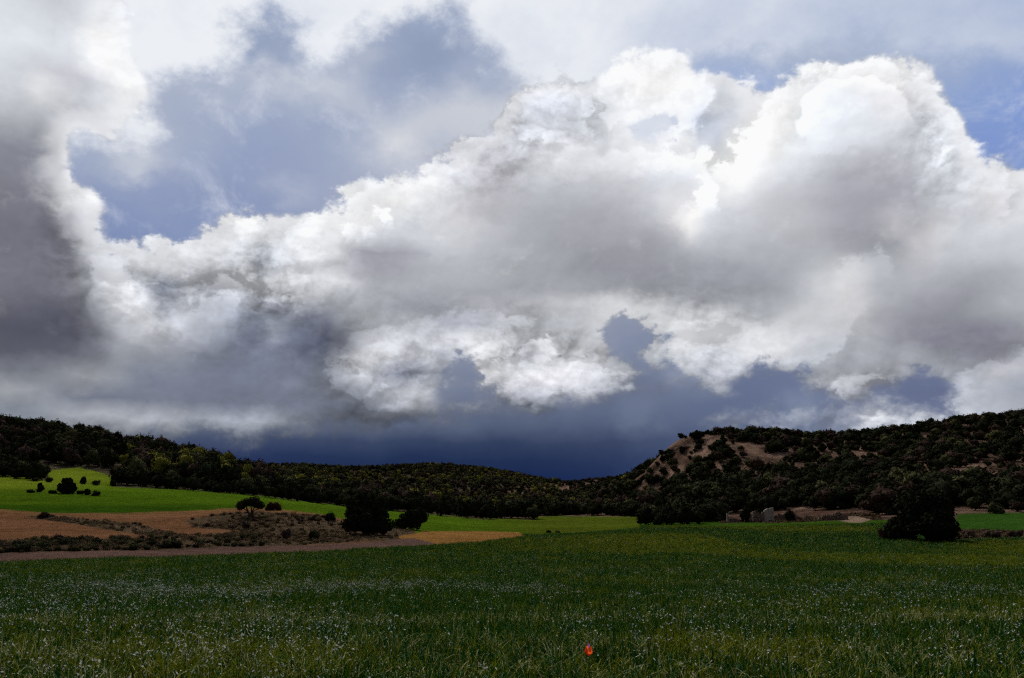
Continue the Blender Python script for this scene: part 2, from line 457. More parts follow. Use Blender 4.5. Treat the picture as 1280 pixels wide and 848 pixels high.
def tube(pts, rads, seg=7):
    V, Fc = [], []
    pts = [Vector(p) for p in pts]
    for i, p in enumerate(pts):
        d = (pts[min(i + 1, len(pts) - 1)] - pts[max(i - 1, 0)]).normalized()
        u = d.orthogonal().normalized(); w = d.cross(u)
        for k in range(seg):
            a = 2 * math.pi * k / seg
            V.append(p + (u * math.cos(a) + w * math.sin(a)) * rads[i])
        if i:
            for k in range(seg):
                Fc.append(((i - 1) * seg + k, (i - 1) * seg + (k + 1) % seg, i * seg + (k + 1) % seg, i * seg + k))
    return V, Fc

def tubes_mesh(name, specs, mat):
    V, Fc = [], []
    for pts, rads in specs:
        v, f = tube(pts, rads); o = len(V)
        V += v; Fc += [tuple(i + o for i in q) for q in f]
    return mesh_from(name, V, Fc, [mat], True)

def rnd_lobes(w, h, n, flat=1.0, base=0.0, seed=0, cone=0.0):
    r = random.Random(seed); L = []
    L.append((0, 0, base + h * .48, w * .36, w * .36, h * .46))
    for i in range(n):
        a = 2 * math.pi * (i + r.uniform(-.3, .3)) / n; z = r.uniform(.15, .75)
        k = (1 - cone * z)
        d = w * r.uniform(.2, .32) * k
        s = w * r.uniform(.15, .24) * k
        L.append((math.cos(a) * d, math.sin(a) * d, base + h * z, s, s, s * r.uniform(.8, 1.1) * flat))
    return L

# small distant crowns, unit height about 1 (scaled on placing)
def far_proto(i, mat, wr, n, cone=0.0, nleaf=420, size=.055, base=.0):
    return crown('crown', rnd_lobes(wr, 1.0 - base, n, 1, base, i, cone), nleaf, size, mat)
protos = []
pm = [(M_dark, 1.15, 5, .1), (M_black, 1.0, 4, .3), (M_mid, 1.1, 6, .1), (M_olive, 1.0, 5, .2), (M_brown, 1.1, 5, .1), (M_dark, .8, 4, .45), (M_black, 1.3, 6, .0), (M_mid, .85, 5, .3)]
proto_look = ['dark green round', 'blackish bushy', 'mid green round', 'pale olive', 'brownish twiggy', 'dark pointed', 'blackish broad', 'mid green narrow']
for i, (m, wr, nl, cn) in enumerate(pm):
    protos.append(far_proto(i + 10, m, wr, nl, cn))

def scatter_node(protos_coll):
    ng = bpy.data.node_groups.new('scatter', 'GeometryNodeTree')
    ng.interface.new_socket('Geometry', in_out='INPUT', socket_type='NodeSocketGeometry')
    ng.interface.new_socket('Geometry', in_out='OUTPUT', socket_type='NodeSocketGeometry')
    N = ng.nodes; gi = N.new('NodeGroupInput'); go = N.new('NodeGroupOutput')
    ci = N.new('GeometryNodeCollectionInfo'); ci.inputs['Collection'].default_value = protos_coll
    ci.inputs['Separate Children'].default_value = True; ci.inputs['Reset Children'].default_value = True
    ip = N.new('GeometryNodeInstanceOnPoints'); ip.inputs['Pick Instance'].default_value = True
    def attr(nm, t):
        a = N.new('GeometryNodeInputNamedAttribute'); a.data_type = t; a.inputs[0].default_value = nm
        return a.outputs[0]
    L = ng.links
    L.new(gi.outputs[0], ip.inputs['Points']); L.new(ci.outputs[0], ip.inputs['Instance'])
    L.new(attr('idx', 'INT'), ip.inputs['Instance Index'])
    L.new(attr('rot', 'FLOAT_VECTOR'), ip.inputs['Rotation']); L.new(attr('scl', 'FLOAT_VECTOR'), ip.inputs['Scale'])
    L.new(ip.outputs[0], go.inputs[0])
    return ng

ng_cache = {}
def scatter(name, pts, rot, scl, idx, meshes, label, cat, mats=None):
    key = id(meshes)
    if key not in ng_cache:
        c = bpy.data.collections.new(name + '_sources')
        for k, me in enumerate(meshes):
            c.objects.link(bpy.data.objects.new('%s_source_%02d' % (name, k), me))
        ng_cache[key] = scatter_node(c)
    me = bpy.data.meshes.new(name)
    me.vertices.add(len(pts)); me.vertices.foreach_set('co', np.asarray(pts, np.float32).ravel())
    a = me.attributes.new('idx', 'INT', 'POINT'); a.data.foreach_set('value', np.asarray(idx, np.int32))
    a = me.attributes.new('rot', 'FLOAT_VECTOR', 'POINT'); a.data.foreach_set('vector', np.asarray(rot, np.float32).ravel())
    a = me.attributes.new('scl', 'FLOAT_VECTOR', 'POINT'); a.data.foreach_set('vector', np.asarray(scl, np.float32).ravel())
    for m in meshes:
        for mm in m.materials:
            if mm.name not in me.materials: me.materials.append(mm)
    o = link(name, me)
    md = o.modifiers.new('scatter', 'NODES'); md.node_group = ng_cache[key]
    tag(o, label, cat, None, 'stuff')
    return o

# ------------------------------------------------------------------ woods on the hills
def sample(x0, x1, y0, y1, n):
    x = rng.uniform(x0, x1, n); y = rng.uniform(y0, y1, n); z = HT(x, y)
    return x, y, z

T = dict(x=[], y=[], z=[], h=[], w=[], k=[], zone=[])
def addtrees(x, y, z, h, w, k, zone):
    for kk, v in zip(('x', 'y', 'z', 'h', 'w', 'k'), (x, y, z, h, w, k)): T[kk].append(np.asarray(v, float))
    T['zone'].append(np.full(len(x), zone))

def inany(D, keys, m=0.0):
    r = np.zeros(len(D[keys[0]]), bool)
    for k in keys: r |= D[k] > m
    return r
FIELDS = ('meadow', 'plough', 'greenstrip', 'track', 'stubble', 'verge')

# zone 0: left wood
x, y, z = sample(-520, 20, 235, 640, 7000)
_, _, rid, _, D, px, py = region_fields(x, y, z)
lim = np.interp(px, [-300, 0, 145, 300, 390, 480, 560, 660, 680], [265, 262, 262, 266, 279, 299, 332, 345, 380])
ok = (y > lim) & ~inany(D, ('meadow',), -1.5) & (px < 700) & (y < 640) & ~((y > 470) & (px > 330))
ok &= ~((px > 30) & (px < 160) & (py > 578) & (y < 345))
x, y, z, px, py = x[ok], y[ok], z[ok], px[ok], py[ok]
h = (3.4 + 6.6 * rng.random(len(x)) ** 1.7) * (1 + .5 * fbm(x / 60, y / 60, 71, 2))
sel = rng.random(len(x))
oliv = np.clip(.20 + 1.8 * fbm(x / 50, y / 50, 77, 2), .03, .5) * sstep(60, 160, px) * (y > lim[ok] + 20)
k = np.select([sel < oliv * .7, sel < oliv * .7 + .20, sel < oliv * .7 + .34, sel < oliv * .7 + .5], [3, 4, 2, 0], rng.integers(0, 8, len(x)) * 0 + rng.choice([0, 1, 5, 6], len(x)))
addtrees(x, y, z, h, h * rng.uniform(.75, 1.1, len(x)), k, 0)
# dense dark front row of the woods
pts = []
for (a0, b0), (a1, b1) in zip([(-200, 593), (0, 597), (146, 607), (215, 612), (300, 618), (390, 629), (480, 639), (560, 646), (600, 649.5)], [(-2, 597), (60, 602), (215, 612), (300, 618), (390, 629), (480, 639), (560, 646), (600, 649.5), (667, 649.5)]):
    m = max(3, int((a1 - a0) / 6))
    for t in np.linspace(0, 1, m):
        if a0 == 0 and b0 == 597 and t > .95: continue
        pts.append((a0 + t * (a1 - a0) + random.uniform(-2, 2), b0 + t * (b1 - b0) - random.uniform(0, 2.2)))
H_ = [hit(a, b, 60) for a, b in pts]
x, y, z = map(np.array, zip(*H_))
pxh = np.array([p[0] for p in pts])
hp = np.interp(pxh, [0, 150, 300, 400, 500, 600, 668], [22, 20, 17, 19, 20, 23, 25]) * rng.uniform(.75, 1.15, len(x))
h = hp * y / F
addtrees(x, y, z, h, h * rng.uniform(.8, 1.2, len(x)), rng.choice([1, 6, 0, 1, 5], len(x)), 1)
# zone 2: distant wood on middle hills
x, y, z = sample(-420, 330, 345, 1090, 15000)
_, _, rid, _, D, px, py = region_fields(x, y, z)
ok = (px > 250) & (px < 800) & ((y > 470) | (px > 560)) & ~inany(D, ('meadow',), -1.0) & ~((px > 700) & (y > 520))
ok &= (y > 395) | (px < 560)
x, y, z = x[ok], y[ok], z[ok]
h = rng.uniform(2.8, 6.6, len(x)); sel = rng.random(len(x))
oliv = np.clip(.20 + 1.5 * fbm(x / 90, y / 90, 87, 2), .04, .6)
k = np.select([sel < oliv * .8, sel < oliv * .8 + .20, sel < oliv * .8 + .55], [3, 4, 2], rng.choice([0, 1, 5, 7], len(x)))
addtrees(x, y, z, h, h * rng.uniform(.8, 1.2, len(x)), k, 2)
# back edge of the far green field
pts = [(a + random.uniform(-2, 2), 645 - random.uniform(0, 1.5)) for a in np.arange(668, 808, 4.0)]
H_ = [hit(a, b, 60) for a, b in pts]; x, y, z = map(np.array, zip(*H_))
h = rng.uniform(13, 20, len(x)) * y / F
addtrees(x, y, z, h, h * rng.uniform(.9, 1.3, len(x)), rng.choice([1, 6, 0, 5], len(x)), 1)
# zone 3: scrub on the right hill
x, y, z = sample(20, 520, 168, 900, 27000)
kp = (y < 700) | (x < 140)
x, y, z = x[kp], y[kp], z[kp]
_, _, rid, _, D, px, py = region_fields(x, y, z)
bare = inany(D, ('bare', 'bare9', 'bare2', 'bare3', 'bare4', 'bare5', 'bare6', 'bare7', 'bare8'), -1.0)
low = np.interp(px, [660, 800, 830, 870, 920, 1000, 1100, 1200, 1300, 1500], [420, 238, 236, 208, 186, 180, 172, 172, 172, 172])
ok = (px > 690) & (y > low) & ~inany(D, ('meadow', 'greenstrip', 'terrace', 'dirt', 'rubble'), -2)
cl = fbm(x / 28, y / 28, 91, 3)
dens = np.clip(.30 + 2.8 * cl, .04, .95)
dens = np.where(px < 800, np.maximum(dens, .6), dens)
dens = np.where((py > 606), np.maximum(dens, .7), dens)
dens = np.where((py < 566) & (px > 880), np.maximum(dens, .8), dens)
dens = np.where(bare, np.clip(.50 + 1.8 * cl, .1, 1), dens)
nose = (px > 790) & (px < 960) & (py < 606) & (py > 556) & ~bare
dens = np.where(nose, np.clip(.5 + 2.5 * cl, .15, 1), dens)
hsmall = np.where(bare, .85, 1)
ok &= rng.random(len(x)) < dens
x, y, z, px, py = x[ok], y[ok], z[ok], px[ok], py[ok]
h = (1.5 + 4.6 * rng.random(len(x)) ** 1.6) * np.where(py > 605, 1.25, 1) * hsmall[ok] * np.where((x < 140) & (y > 520), .6, 1)
k = rng.choice([0, 1, 1, 6, 6, 5, 4, 4, 2], len(x)); k = np.where(rng.random(len(x)) < .03, 2, k)
addtrees(x, y, z, h, h * rng.uniform(1.0, 1.5, len(x)), k, 3)
# the big dark trees along the foot of the right hill
pts = [(a + random.uniform(-3, 3), np.interp(a, [800, 830, 870, 900], [658, 658, 656, 652]) - random.uniform(0, 2)) for a in np.arange(806, 905, 7.0)]
pts += [(random.uniform(850, 1300), random.uniform(596, 640)) for _ in range(120)]
H_ = [hit(a, b, 60) for a, b in pts]; x, y, z = map(np.array, zip(*H_))
h = rng.uniform(15, 27, len(x)) * y / F
addtrees(x, y, z, h, h * rng.uniform(.9, 1.3, len(x)), rng.choice([1, 6, 1, 0], len(x)), 4)
for kk in T: T[kk] = np.concatenate(T[kk])
T['k'] = T['k'].astype(int)
# which of them show largest: walk outwards, counting the still uncovered cells of each crown
order = np.argsort(np.hypot(T['x'], T['y']))
tpx, tpy = project(T['x'], T['y'], T['z'] + T['h'] * .5)
occ = np.zeros((430, 660), bool); vis = np.zeros(len(order))
Rr = np.array([.35, .5, .65, .8, .9, .97])
blocked = np.zeros(len(order), bool)
zt = T['z'] + T['h'] * .9
for f_ in Rr:
    blocked |= HT(T['x'] * f_, T['y'] * f_) > CAMZ + (zt - CAMZ) * f_ + .3
for i in order:
    if blocked[i]: continue
    d = T['y'][i]; hw = T['w'][i] * F / d / 4; hh = T['h'][i] * F / d / 4
    cx, cy = tpx[i] / 2, tpy[i] / 2
    x0, x1, y0, y1 = int(cx - hw), int(cx + hw) + 1, int(cy - hh), int(cy + hh) + 1
    x0 = max(x0, 0); y0 = max(y0, 0); x1 = min(x1, 640); y1 = min(y1, 430)
    if x1 <= x0 or y1 <= y0: continue
    s = occ[y0:y1, x0:x1]; vis[i] = (~s).sum(); s[:] = True
solo = np.argsort(-vis)[:290]
issolo = np.zeros(len(vis), bool); issolo[solo] = True
rotz = rng.uniform(0, 6.28, len(vis))
names_z = {0: ('wood_tree', 'tree', 'tree in the wood on the left hill', 'trees of the wood on the left hill'),
           1: ('edge_tree', 'tree', 'tree in the dark line along the meadow edge', 'trees along the edge of the meadow'),
           2: ('distant_tree', 'tree', 'tree on the distant low hill in the middle', 'trees on the distant middle hill'),
           3: ('hill_shrub', 'shrub', 'shrub on the stony slope of the right hill', 'shrubs on the right hill'),
           4: ('hill_oak', 'tree', 'tree low on the right hill', 'large trees on the lower right hill')}
for i in solo:
    nm, cat, where, grp = names_z[int(T['zone'][i])]
    o = link(nm, protos[T['k'][i]], None, (T['x'][i], T['y'][i], T['z'][i] - .1), rotz[i], (T['w'][i], T['w'][i], T['h'][i]))
    sz = 'tall' if vis[i] > np.median(vis[solo]) else 'small'
    look = proto_look[T['k'][i]]
    tag(o, '%s %s %s' % (sz, look, where), cat, grp)
for zs, nm, lab in (((0, 1), 'left_wood', 'mass of dark and olive trees covering the left hill and meadow edge'),
                    ((2,), 'distant_wood', 'far woodland mass covering the low hills in the middle'),
                    ((3, 4), 'hill_scrub', 'dark scrub and low trees spread over the right hill')):
    m = np.isin(T['zone'], zs) & ~issolo
    n_ = m.sum()
    scatter(nm, np.stack([T['x'][m], T['y'][m], T['z'][m] - .1], 1), np.stack([np.zeros(n_), np.zeros(n_), rotz[m]], 1),
            np.stack([T['w'][m], T['w'][m], T['h'][m]], 1), T['k'][m], protos, lab, 'woodland' if nm != 'hill_scrub' else 'scrub')

# ------------------------------------------------------------------ nearer single trees and bushes
def bush(name, px, py, wpx, hpx, mat, label, cat='shrub', group=None, nleaf=3000, size=.13, n=7, cone=.1, seed=1, lobes=None, trunk=True, dist=None):
    x, y, z = hit(px, py, 12)
    s = y / F
    w, h = wpx * s, hpx * s
    root = bpy.data.objects.new(name, None); COL.objects.link(root)
    root.location = (x, y, z - .05); root.empty_display_size = .3
    tag(root, label, cat, group)
    L = rnd_lobes(w * 1.02, h, n, 1, 0, seed, cone) if lobes is None else [(a * w, b * w, c * h, d * w, d * w, e * h) for a, b, c, d, e in lobes]
    k = size if size < .2 else .2
    link('crown', crown('crown', L, nleaf, max(.03, k * min(1.6, h / 2.5)), mat, bumps=.42), root)
    specs = []
    for q in range(3):
        a = q * 2.1 + seed; t = random.Random(seed + q)
        specs.append(([(0, 0, -.2), (math.cos(a) * w * .06, math.sin(a) * w * .06, h * .25), (math.cos(a) * w * .16, math.sin(a) * w * .16, h * .6)], [h * .03, h * .022, h * .008]))
    link('trunk', tubes_mesh('trunk', specs, M_bark), root)
    return root

# lone tree on the mound
x, y, z = hit(312, 646, 20); s = y / F
root = bpy.data.objects.new('lone_tree', None); COL.objects.link(root); root.location = (x, y, z)
tag(root, 'lone flat-topped evergreen tree with forked trunk on the scrubby mound', 'tree')
S = s
specs = [([(0, 0, -.2), (-.15, 0, .5), (-.55, .1, 1.2), (-.9, .2, 1.9)], [.16, .13, .08, .03]),
         ([(.1, 0, -.2), (.25, .1, .5), (.5, 0, 1.1), (.9, -.2, 1.9)], [.15, .12, .08, .03]),
         ([(.2, 0, .4), (.1, .3, 1.0), (0, .3, 1.8)], [.09, .07, .03]),
         ([(.3, .1, .6), (.9, .1, 1.0), (1.4, 0, 1.5)], [.08, .06, .03]),
         ([(-.3, .1, .7), (-1.0, -.1, 1.2), (-1.5, 0, 1.6)], [.08, .05, .02])]
link('trunk', tubes_mesh('trunk', specs, M_bark), root)
Lb = [(-1.25, 0, 1.35, .72, .8, .50), (-.85, .3, 1.85, .75, .8, .55), (-.2, -.1, 2.05, .7, .9, .55), (.55, .1, 2.2, .85, .9, .55), (1.1, -.1, 1.85, .75, .8, .55), (1.45, .2, 1.4, .5, .6, .42),
      (0.1, .5, 1.75, .8, .6, .4), (-1.5, .1, 1.75, .45, .5, .38), (.9, .5, 1.4, .5, .5, .3)]
link('crown', crown('crown', Lb, 9000, .075, M_dark, core=.7, bumps=.35), root)

bush('reddish_shrub', 342, 638, 24, 9, M_red, 'low reddish brown shrub right behind the lone tree', seed=3, nleaf=2500, size=.10)
bush('evergreen_bush', 458, 668, 54, 49, M_black, 'large ragged dark evergreen at the end of the scrubby mound', 'tree', nleaf=14000, size=.12, n=9, seed=5,
     lobes=[(-.05, 0, .46, .33, .42), (-.26, 0, .58, .20, .26), (-.04, .1, .78, .19, .22), (.24, 0, .42, .18, .26), (-.05, -.1, .3, .4, .3), (.42, -.1, .2, .16, .22), (-.34, 0, .28, .14, .22), (-.34, 0, .76, .10, .12), (.16, 0, .66, .12, .14), (.38, 0, .48, .10, .10), (-.14, 0, .93, .09, .09)])
bush('evergreen_bush', 512, 662, 40, 27, M_black, 'squat dark evergreen sloping down behind the largest ragged bush', 'shrub', nleaf=7000, size=.12, seed=6,
     lobes=[(.2, 0, .5, .3, .46), (0, 0, .4, .3, .36), (-.25, 0, .25, .25, .25), (.3, 0, .6, .18, .36)])
bush('dark_shrub', 413, 651, 17, 12, M_black, 'small square dark shrub between lone tree and largest ragged bush', nleaf=2500, size=.1, seed=7)
bush('dark_shrub', 391, 650, 9, 6, M_dark, 'tiny dark shrub just left of the small square shrub', nleaf=1200, size=.08, seed=8)
bush('dark_shrub', 358, 674, 15, 14, M_brown, 'twiggy brown shrub low on the mound facing the track', nleaf=2500, size=.09, seed=9)
bush('dark_shrub', 392, 676, 16, 15, M_dark, 'round dark shrub low on the mound near the track', nleaf=2500, size=.09, seed=10)
bush('dark_shrub', 306, 662, 14, 11, M_brown, 'brown shrub just below the lone tree', nleaf=2000, size=.08, seed=11)
bush('dark_shrub', 55, 648, 15, 9, M_brown, 'spiky brownish shrub at the edge of the ploughed field', nleaf=2500, size=.09, seed=12)
bush('dark_juniper', 83, 617, 20, 18, M_black, 'dark square juniper in the middle of the left meadow', 'shrub', nleaf=6000, size=.2, seed=13,
     lobes=[(0, 0, .5, .44, .48), (.2, 0, .4, .3, .4), (-.2, 0, .35, .32, .36), (.1, 0, .7, .3, .3)])
bush('dark_juniper', 50, 615, 10, 11, M_black, 'small pointed juniper left of the square juniper in the meadow', nleaf=2000, size=.2, seed=14, cone=.5)
for i, (a, b, w_, h_, l_) in enumerate([(44, 602, 9, 5, 'small dark bush leftmost on the upper meadow bank'), (61, 603, 11, 6, 'low oval bush second from left on the meadow bank'), (104, 605, 8, 9, 'upright dark bush above the square juniper'),
                                        (120, 607, 11, 7, 'rounded bush right of the upright bush on the bank'), (141, 608, 9, 8, 'dark bush at the corner of the left wood'),
                                        (100, 618, 10, 5, 'low scrubby bush just right of the square juniper'), (109, 619, 9, 8, 'ragged bush further right of the square juniper'), (120, 620, 11, 7, 'rightmost ragged bush in the hedge of the meadow'),
                                        (66, 617, 12, 5, 'low dark hedge bush left against the square juniper'), (38, 616, 12, 4, 'lowest flat hedge bush at far left of meadow')]):
    bush('meadow_bush', a, b, w_, h_, M_black if i % 3 else M_dark, l_, 'bush', 'bushes along the bank of the left meadow', 1500, .2, seed=20 + i)
bush('field_bush', 686, 666, 8, 4, M_black, 'tiny dark bush alone at the front of the far green field', 'bush', nleaf=900, size=.1, seed=31)
bush('field_bush', 697, 666, 9, 3, M_brown, 'flat brown tuft bush beside the tiny dark field bush', 'bush', nleaf=700, size=.1, seed=32)
# right side
bush('great_oak', 1163, 677, 64, 60, M_black, 'biggest black-green oak standing on the right field edge', 'tree', nleaf=16000, size=.12, seed=33,
     lobes=[(0, 0, .5, .40, .48), (-.2, .1, .62, .26, .34), (.18, 0, .62, .26, .34), (.36, 0, .34, .16, .26), (-.36, 0, .34, .18, .3), (0, -.2, .3, .42, .3), (.05, 0, .82, .2, .17), (.28, 0, .2, .24, .2)])
bush('side_oak', 1128, 675, 42, 34, M_black, 'lower dark bush leaning against the left of the biggest oak', 'shrub', nleaf=9000, size=.12, seed=34,
     lobes=[(.1, 0, .45, .36, .48), (-.2, 0, .3, .24, .32), (.3, 0, .6, .24, .36), (-.36, 0, .22, .12, .22)])
bush('brown_shrub', 1104, 673, 14, 13, M_red, 'small brown shrub at the left foot of the dark oaks', 'shrub', nleaf=1800, size=.1, seed=35)
bush('hut_tree', 933, 653, 14, 20, M_black, 'dark tree hiding the middle of the ruined hut', 'tree', nleaf=3000, size=.16, seed=36)
bush('hut_tree', 950, 651, 11, 15, M_black, 'small round dark tree in front of the hut plaster wall', 'tree', nleaf=3000, size=.16, seed=37,
     lobes=[(0, 0, .6, .42, .36), (.15, 0, .7, .25, .25), (-.2, 0, .55, .25, .28), (0, 0, .3, .1, .2)])
bush('hut_tree', 988, 652, 14, 14, M_black, 'round dark bush in front of the low dry stone wall', 'bush', nleaf=3000, size=.16, seed=38)
for i, (a, b, w_, h_) in enumerate([(1212, 671, 22, 7), (1240, 672, 26, 7), (1268, 671, 22, 8)]):
    bush('strip_shrub', a, b, w_, h_, M_brown, ['low brown shrub right beside the biggest oak on the bank', 'low brown shrub in the middle of the right bank', 'low brown shrub farthest right on the bank'][i], 'shrub', 'shrubs on the right bank', 1800, .1, seed=40 + i)
for i, (a, b, w_, h_) in enumerate([(1245, 642, 22, 13), (1272, 640, 20, 12)]):
    bush('terrace_shrub', a, b, w_, h_, (M_mid, M_brown)[i], ['greenish shrub on the terrace bank at right edge', 'brownish shrub on the terrace bank at right edge'][i], 'shrub', 'shrubs on the right bank', 2200, .13, seed=50 + i)

# ------------------------------------------------------------------ ruined hut and dry stone wall
def stone_mat(name, c1, c2, sc_=1.2):
    m, nt, b = newmat(name)
    g = nt.nodes.new('ShaderNodeTexCoord').outputs['Object']
    lk(nt, mixc(nt, noise(nt, g, sc_ * 2, 8, .7), c1, c2), b.inputs['Base Color']); b.inputs['Roughness'].default_value = .95
    bp = nt.nodes.new('ShaderNodeBump'); bp.inputs['Distance'].default_value = .05; lk(nt, noise(nt, g, sc_ * 6, 6, .7), bp.inputs['Height']); lk(nt, bp.outputs[0], b.inputs['Normal'])
    return m
M_plaster = stone_mat('weathered_plaster', (.22, .18, .16), (.56, .50, .47))
M_stone = stone_mat('reddish_rubble_stone', (.09, .055, .045), (.32, .22, .18))
M_limestone = stone_mat('pale_limestone', (.12, .085, .065), (.30, .22, .17), .5)
M_wood = stone_mat('old_timber', (.04, .03, .025), (.14, .11, .09))

def stones(boxes, jit=.05, seed=1):
    r = random.Random(seed); V, Fc = [], []
    for (cx, cy, cz, sx, sy, sz) in boxes:
        o = len(V)
        for dz in (-1, 1):
            for dy in (-1, 1):
                for dx in (-1, 1):
                    V.append((cx + dx * sx / 2 * r.uniform(.8, 1.05), cy + dy * sy / 2 * r.uniform(.8, 1.05), cz + dz * sz / 2 * r.uniform(.8, 1.05)))
        Fc += [(o, o + 2, o + 3, o + 1), (o + 4, o + 5, o + 7, o + 6), (o, o + 1, o + 5, o + 4), (o + 2, o + 6, o + 7, o + 3), (o, o + 4, o + 6, o + 2), (o + 1, o + 3, o + 7, o + 5)]
    return V, Fc

def course_wall(L, Hf, th, y=0, x0=0, seed=1, bw=.4, bh=.22):
    r = random.Random(seed); B = []
    z = 0; 
    while z < 4:
        x = x0 + r.uniform(-.2, 0)
        while x < x0 + L:
            w = bw * r.uniform(.6, 1.4)
            if z + bh < Hf((x + w / 2 - x0) / L): B.append((x + w / 2, y + r.uniform(-.03, .03), z + bh / 2 - .15, w * 1.04, th, bh * 1.06))
            x += w
        z += bh
    return stones(B, seed=seed)

x, y, z = hit(938, 652.5, 60); s = y / F
hut = bpy.data.objects.new('ruined_hut', None); COL.objects.link(hut); hut.location = (x, y, z)
tag(hut, 'roofless ruined stone hut with pale plaster end wall at the hill foot', 'ruin')
v, f = course_wall(2.3, lambda t: 2.2 + .3 * math.sin(t * 7), .5, 0, .7, 3)
link('stone_wall', mesh_from('stone_wall', v, f, [M_stone]), hut)
# plaster wall: thick, with broken sloping top
def slab(outline, y0, y1, name, mat):
    n_ = len(outline); V = [(a, y0, b) for a, b in outline] + [(a, y1, b) for a, b in outline]
    Fc = [tuple(range(n_)), tuple(range(2 * n_ - 1, n_ - 1, -1))] + [(i, i + n_, (i + 1) % n_ + n_, (i + 1) % n_) for i in range(n_)]
    return mesh_from(name, V, Fc, [mat])
link('plaster_wall', slab([(3.0, -.3), (5.0, -.3), (5.0, 2.95), (4.6, 2.9), (4.2, 2.8), (3.7, 2.75), (3.3, 2.5), (3.0, 2.4)], -.28, .25, 'plaster_wall', M_plaster), hut)
v, f = course_wall(4.5, lambda t: 1.6 + .5 * math.sin(t * 5), .5, 4.5, -.5, 5)
link('stone_wall', mesh_from('stone_wall', v, f, [M_stone]), hut)
v, f = course_wall(3.0, lambda t: .9 + .2 * math.sin(t * 5), .5, .2, -4.6, 6)
link('stone_wall', mesh_from('stone_wall', v, f, [M_stone]), hut)
link('door_post', slab([(-5.0, -.3), (-4.75, -.3), (-4.72, 1.75), (-4.98, 1.8)], -.12, .13, 'door_post', M_plaster), hut)
link('lintel', slab([(-4.7, 1.45), (-1.6, 1.55), (-1.6, 1.78), (-4.7, 1.68)], -.12, .14, 'lintel', M_wood), hut)
wall = bpy.data.objects.new('dry_stone_wall', None)
x, y, z = hit(968, 651, 60)
x2, y2, z2 = hit(1062, 650, 60)
V, Fc = [], []
L_ = math.hypot(x2 - x, y2 - y); r = random.Random(4); nst = int(L_ / .38)
Bx = []
for i in range(nst):
    t = i / nst; bx, by = x + (x2 - x) * t, y + (y2 - y) * t; bz = float(HT(bx, by)[0])
    hh = .9 + .5 * math.sin(t * 9) + .25 * math.sin(t * 31)
    zz = 0
    while zz < hh:
        Bx.append((bx - x + r.uniform(-.1, .1), by - y + r.uniform(-.15, .15), bz - z + zz + .05, .42, .45, .24)); zz += .22
v, f = stones(Bx, seed=8)
o = link('dry_stone_wall', mesh_from('dry_stone_wall', v, f, [M_stone]), None, (x, y, z))
tag(o, 'low tumbled reddish dry stone wall right of the ruined hut', 'wall')

# limestone crag blocks on the nose of the right hill
def crag(px, py, wpx, hpx, name, label, seed, grp):
    x, y, z = hit(px, py, 120); s = y / F; r = random.Random(seed)
    w, h = wpx * s, hpx * s; B = []
    for i in range(26):
        a = r.uniform(-.5, .5); b = r.random()
        B.append((a * w, r.uniform(-.6, 1.2) + b * 1.0, (b - .15) * h, w * r.uniform(.14, .3), r.uniform(1.5, 3.0), h * r.uniform(.16, .34)))
    v, f = stones(B, seed=seed)
    me = mesh_from(name, v, f, [M_limestone])
    o = link(name, me, None, (x, y + 1.5, z - h * .2)); tag(o, label, 'rock', grp)
crag(842, 569, 9, 8, 'rock_outcrop', 'pale limestone crag on the nose of the right hill', 1, 'crags of the right hill')
crag(862, 561, 14, 5, 'rock_outcrop', 'flat ledge of rock just under the hilltop trees', 2, 'crags of the right hill')
crag(893, 561, 10, 5, 'rock_outcrop', 'small broken rocks at the top right of the bare slope', 3, 'crags of the right hill')
crag(988, 600, 9, 10, 'rock_outcrop', 'steep pale rock face low between dark trees on the hill', 4, 'crags of the right hill')
crag(1035, 580, 16, 5, 'rock_outcrop', 'broad low rock step halfway up the right hill', 5, 'crags of the right hill')
crag(818, 600, 12, 6, 'rock_outcrop', 'low band of rock at the left foot of the bare slope', 6, 'crags of the right hill')
# the shrubs that stand out singly against the bare nose of the hill
for a, b, w_, h_, m_, l_ in [(871, 550, 24, 11, M_black, 'broad dark oak crowning the top of the bare hill nose'), (906, 571, 24, 12, M_black, 'large round dark shrub alone at the right of the bare slope'),
                             (853, 566, 9, 9, M_black, 'upright dark shrub high on the bare hill nose'), (873, 562, 11, 8, M_dark, 'dark shrub in the middle of the bare slope'),
                             (857, 548, 5, 4, M_black, 'tiny shrub on the skyline left of the crowning oak'), (828, 577, 8, 9, M_black, 'dark bush on the steep skyline below the crag'),
                             (842, 581, 14, 9, M_mid, 'pale green bush just below the limestone crag'), (834, 572, 7, 7, M_black, 'small skyline bush just above the steep skyline bush'),
                             (888, 586, 16, 9, M_black, 'dark oval shrub under the middle of the bare slope'), (904, 604, 15, 10, M_black, 'left one of two round dark shrubs lower on the hill nose'),
                             (921, 604, 16, 11, M_black, 'right one of two round dark shrubs lower on the hill nose'), (838, 608, 12, 9, M_black, 'dark shrub at the bottom of the lower bare patch')]:
    bush('nose_shrub', a, b, w_, h_, m_, l_, 'shrub', 'shrubs on the bare hill nose', 900, .2, seed=int(a))

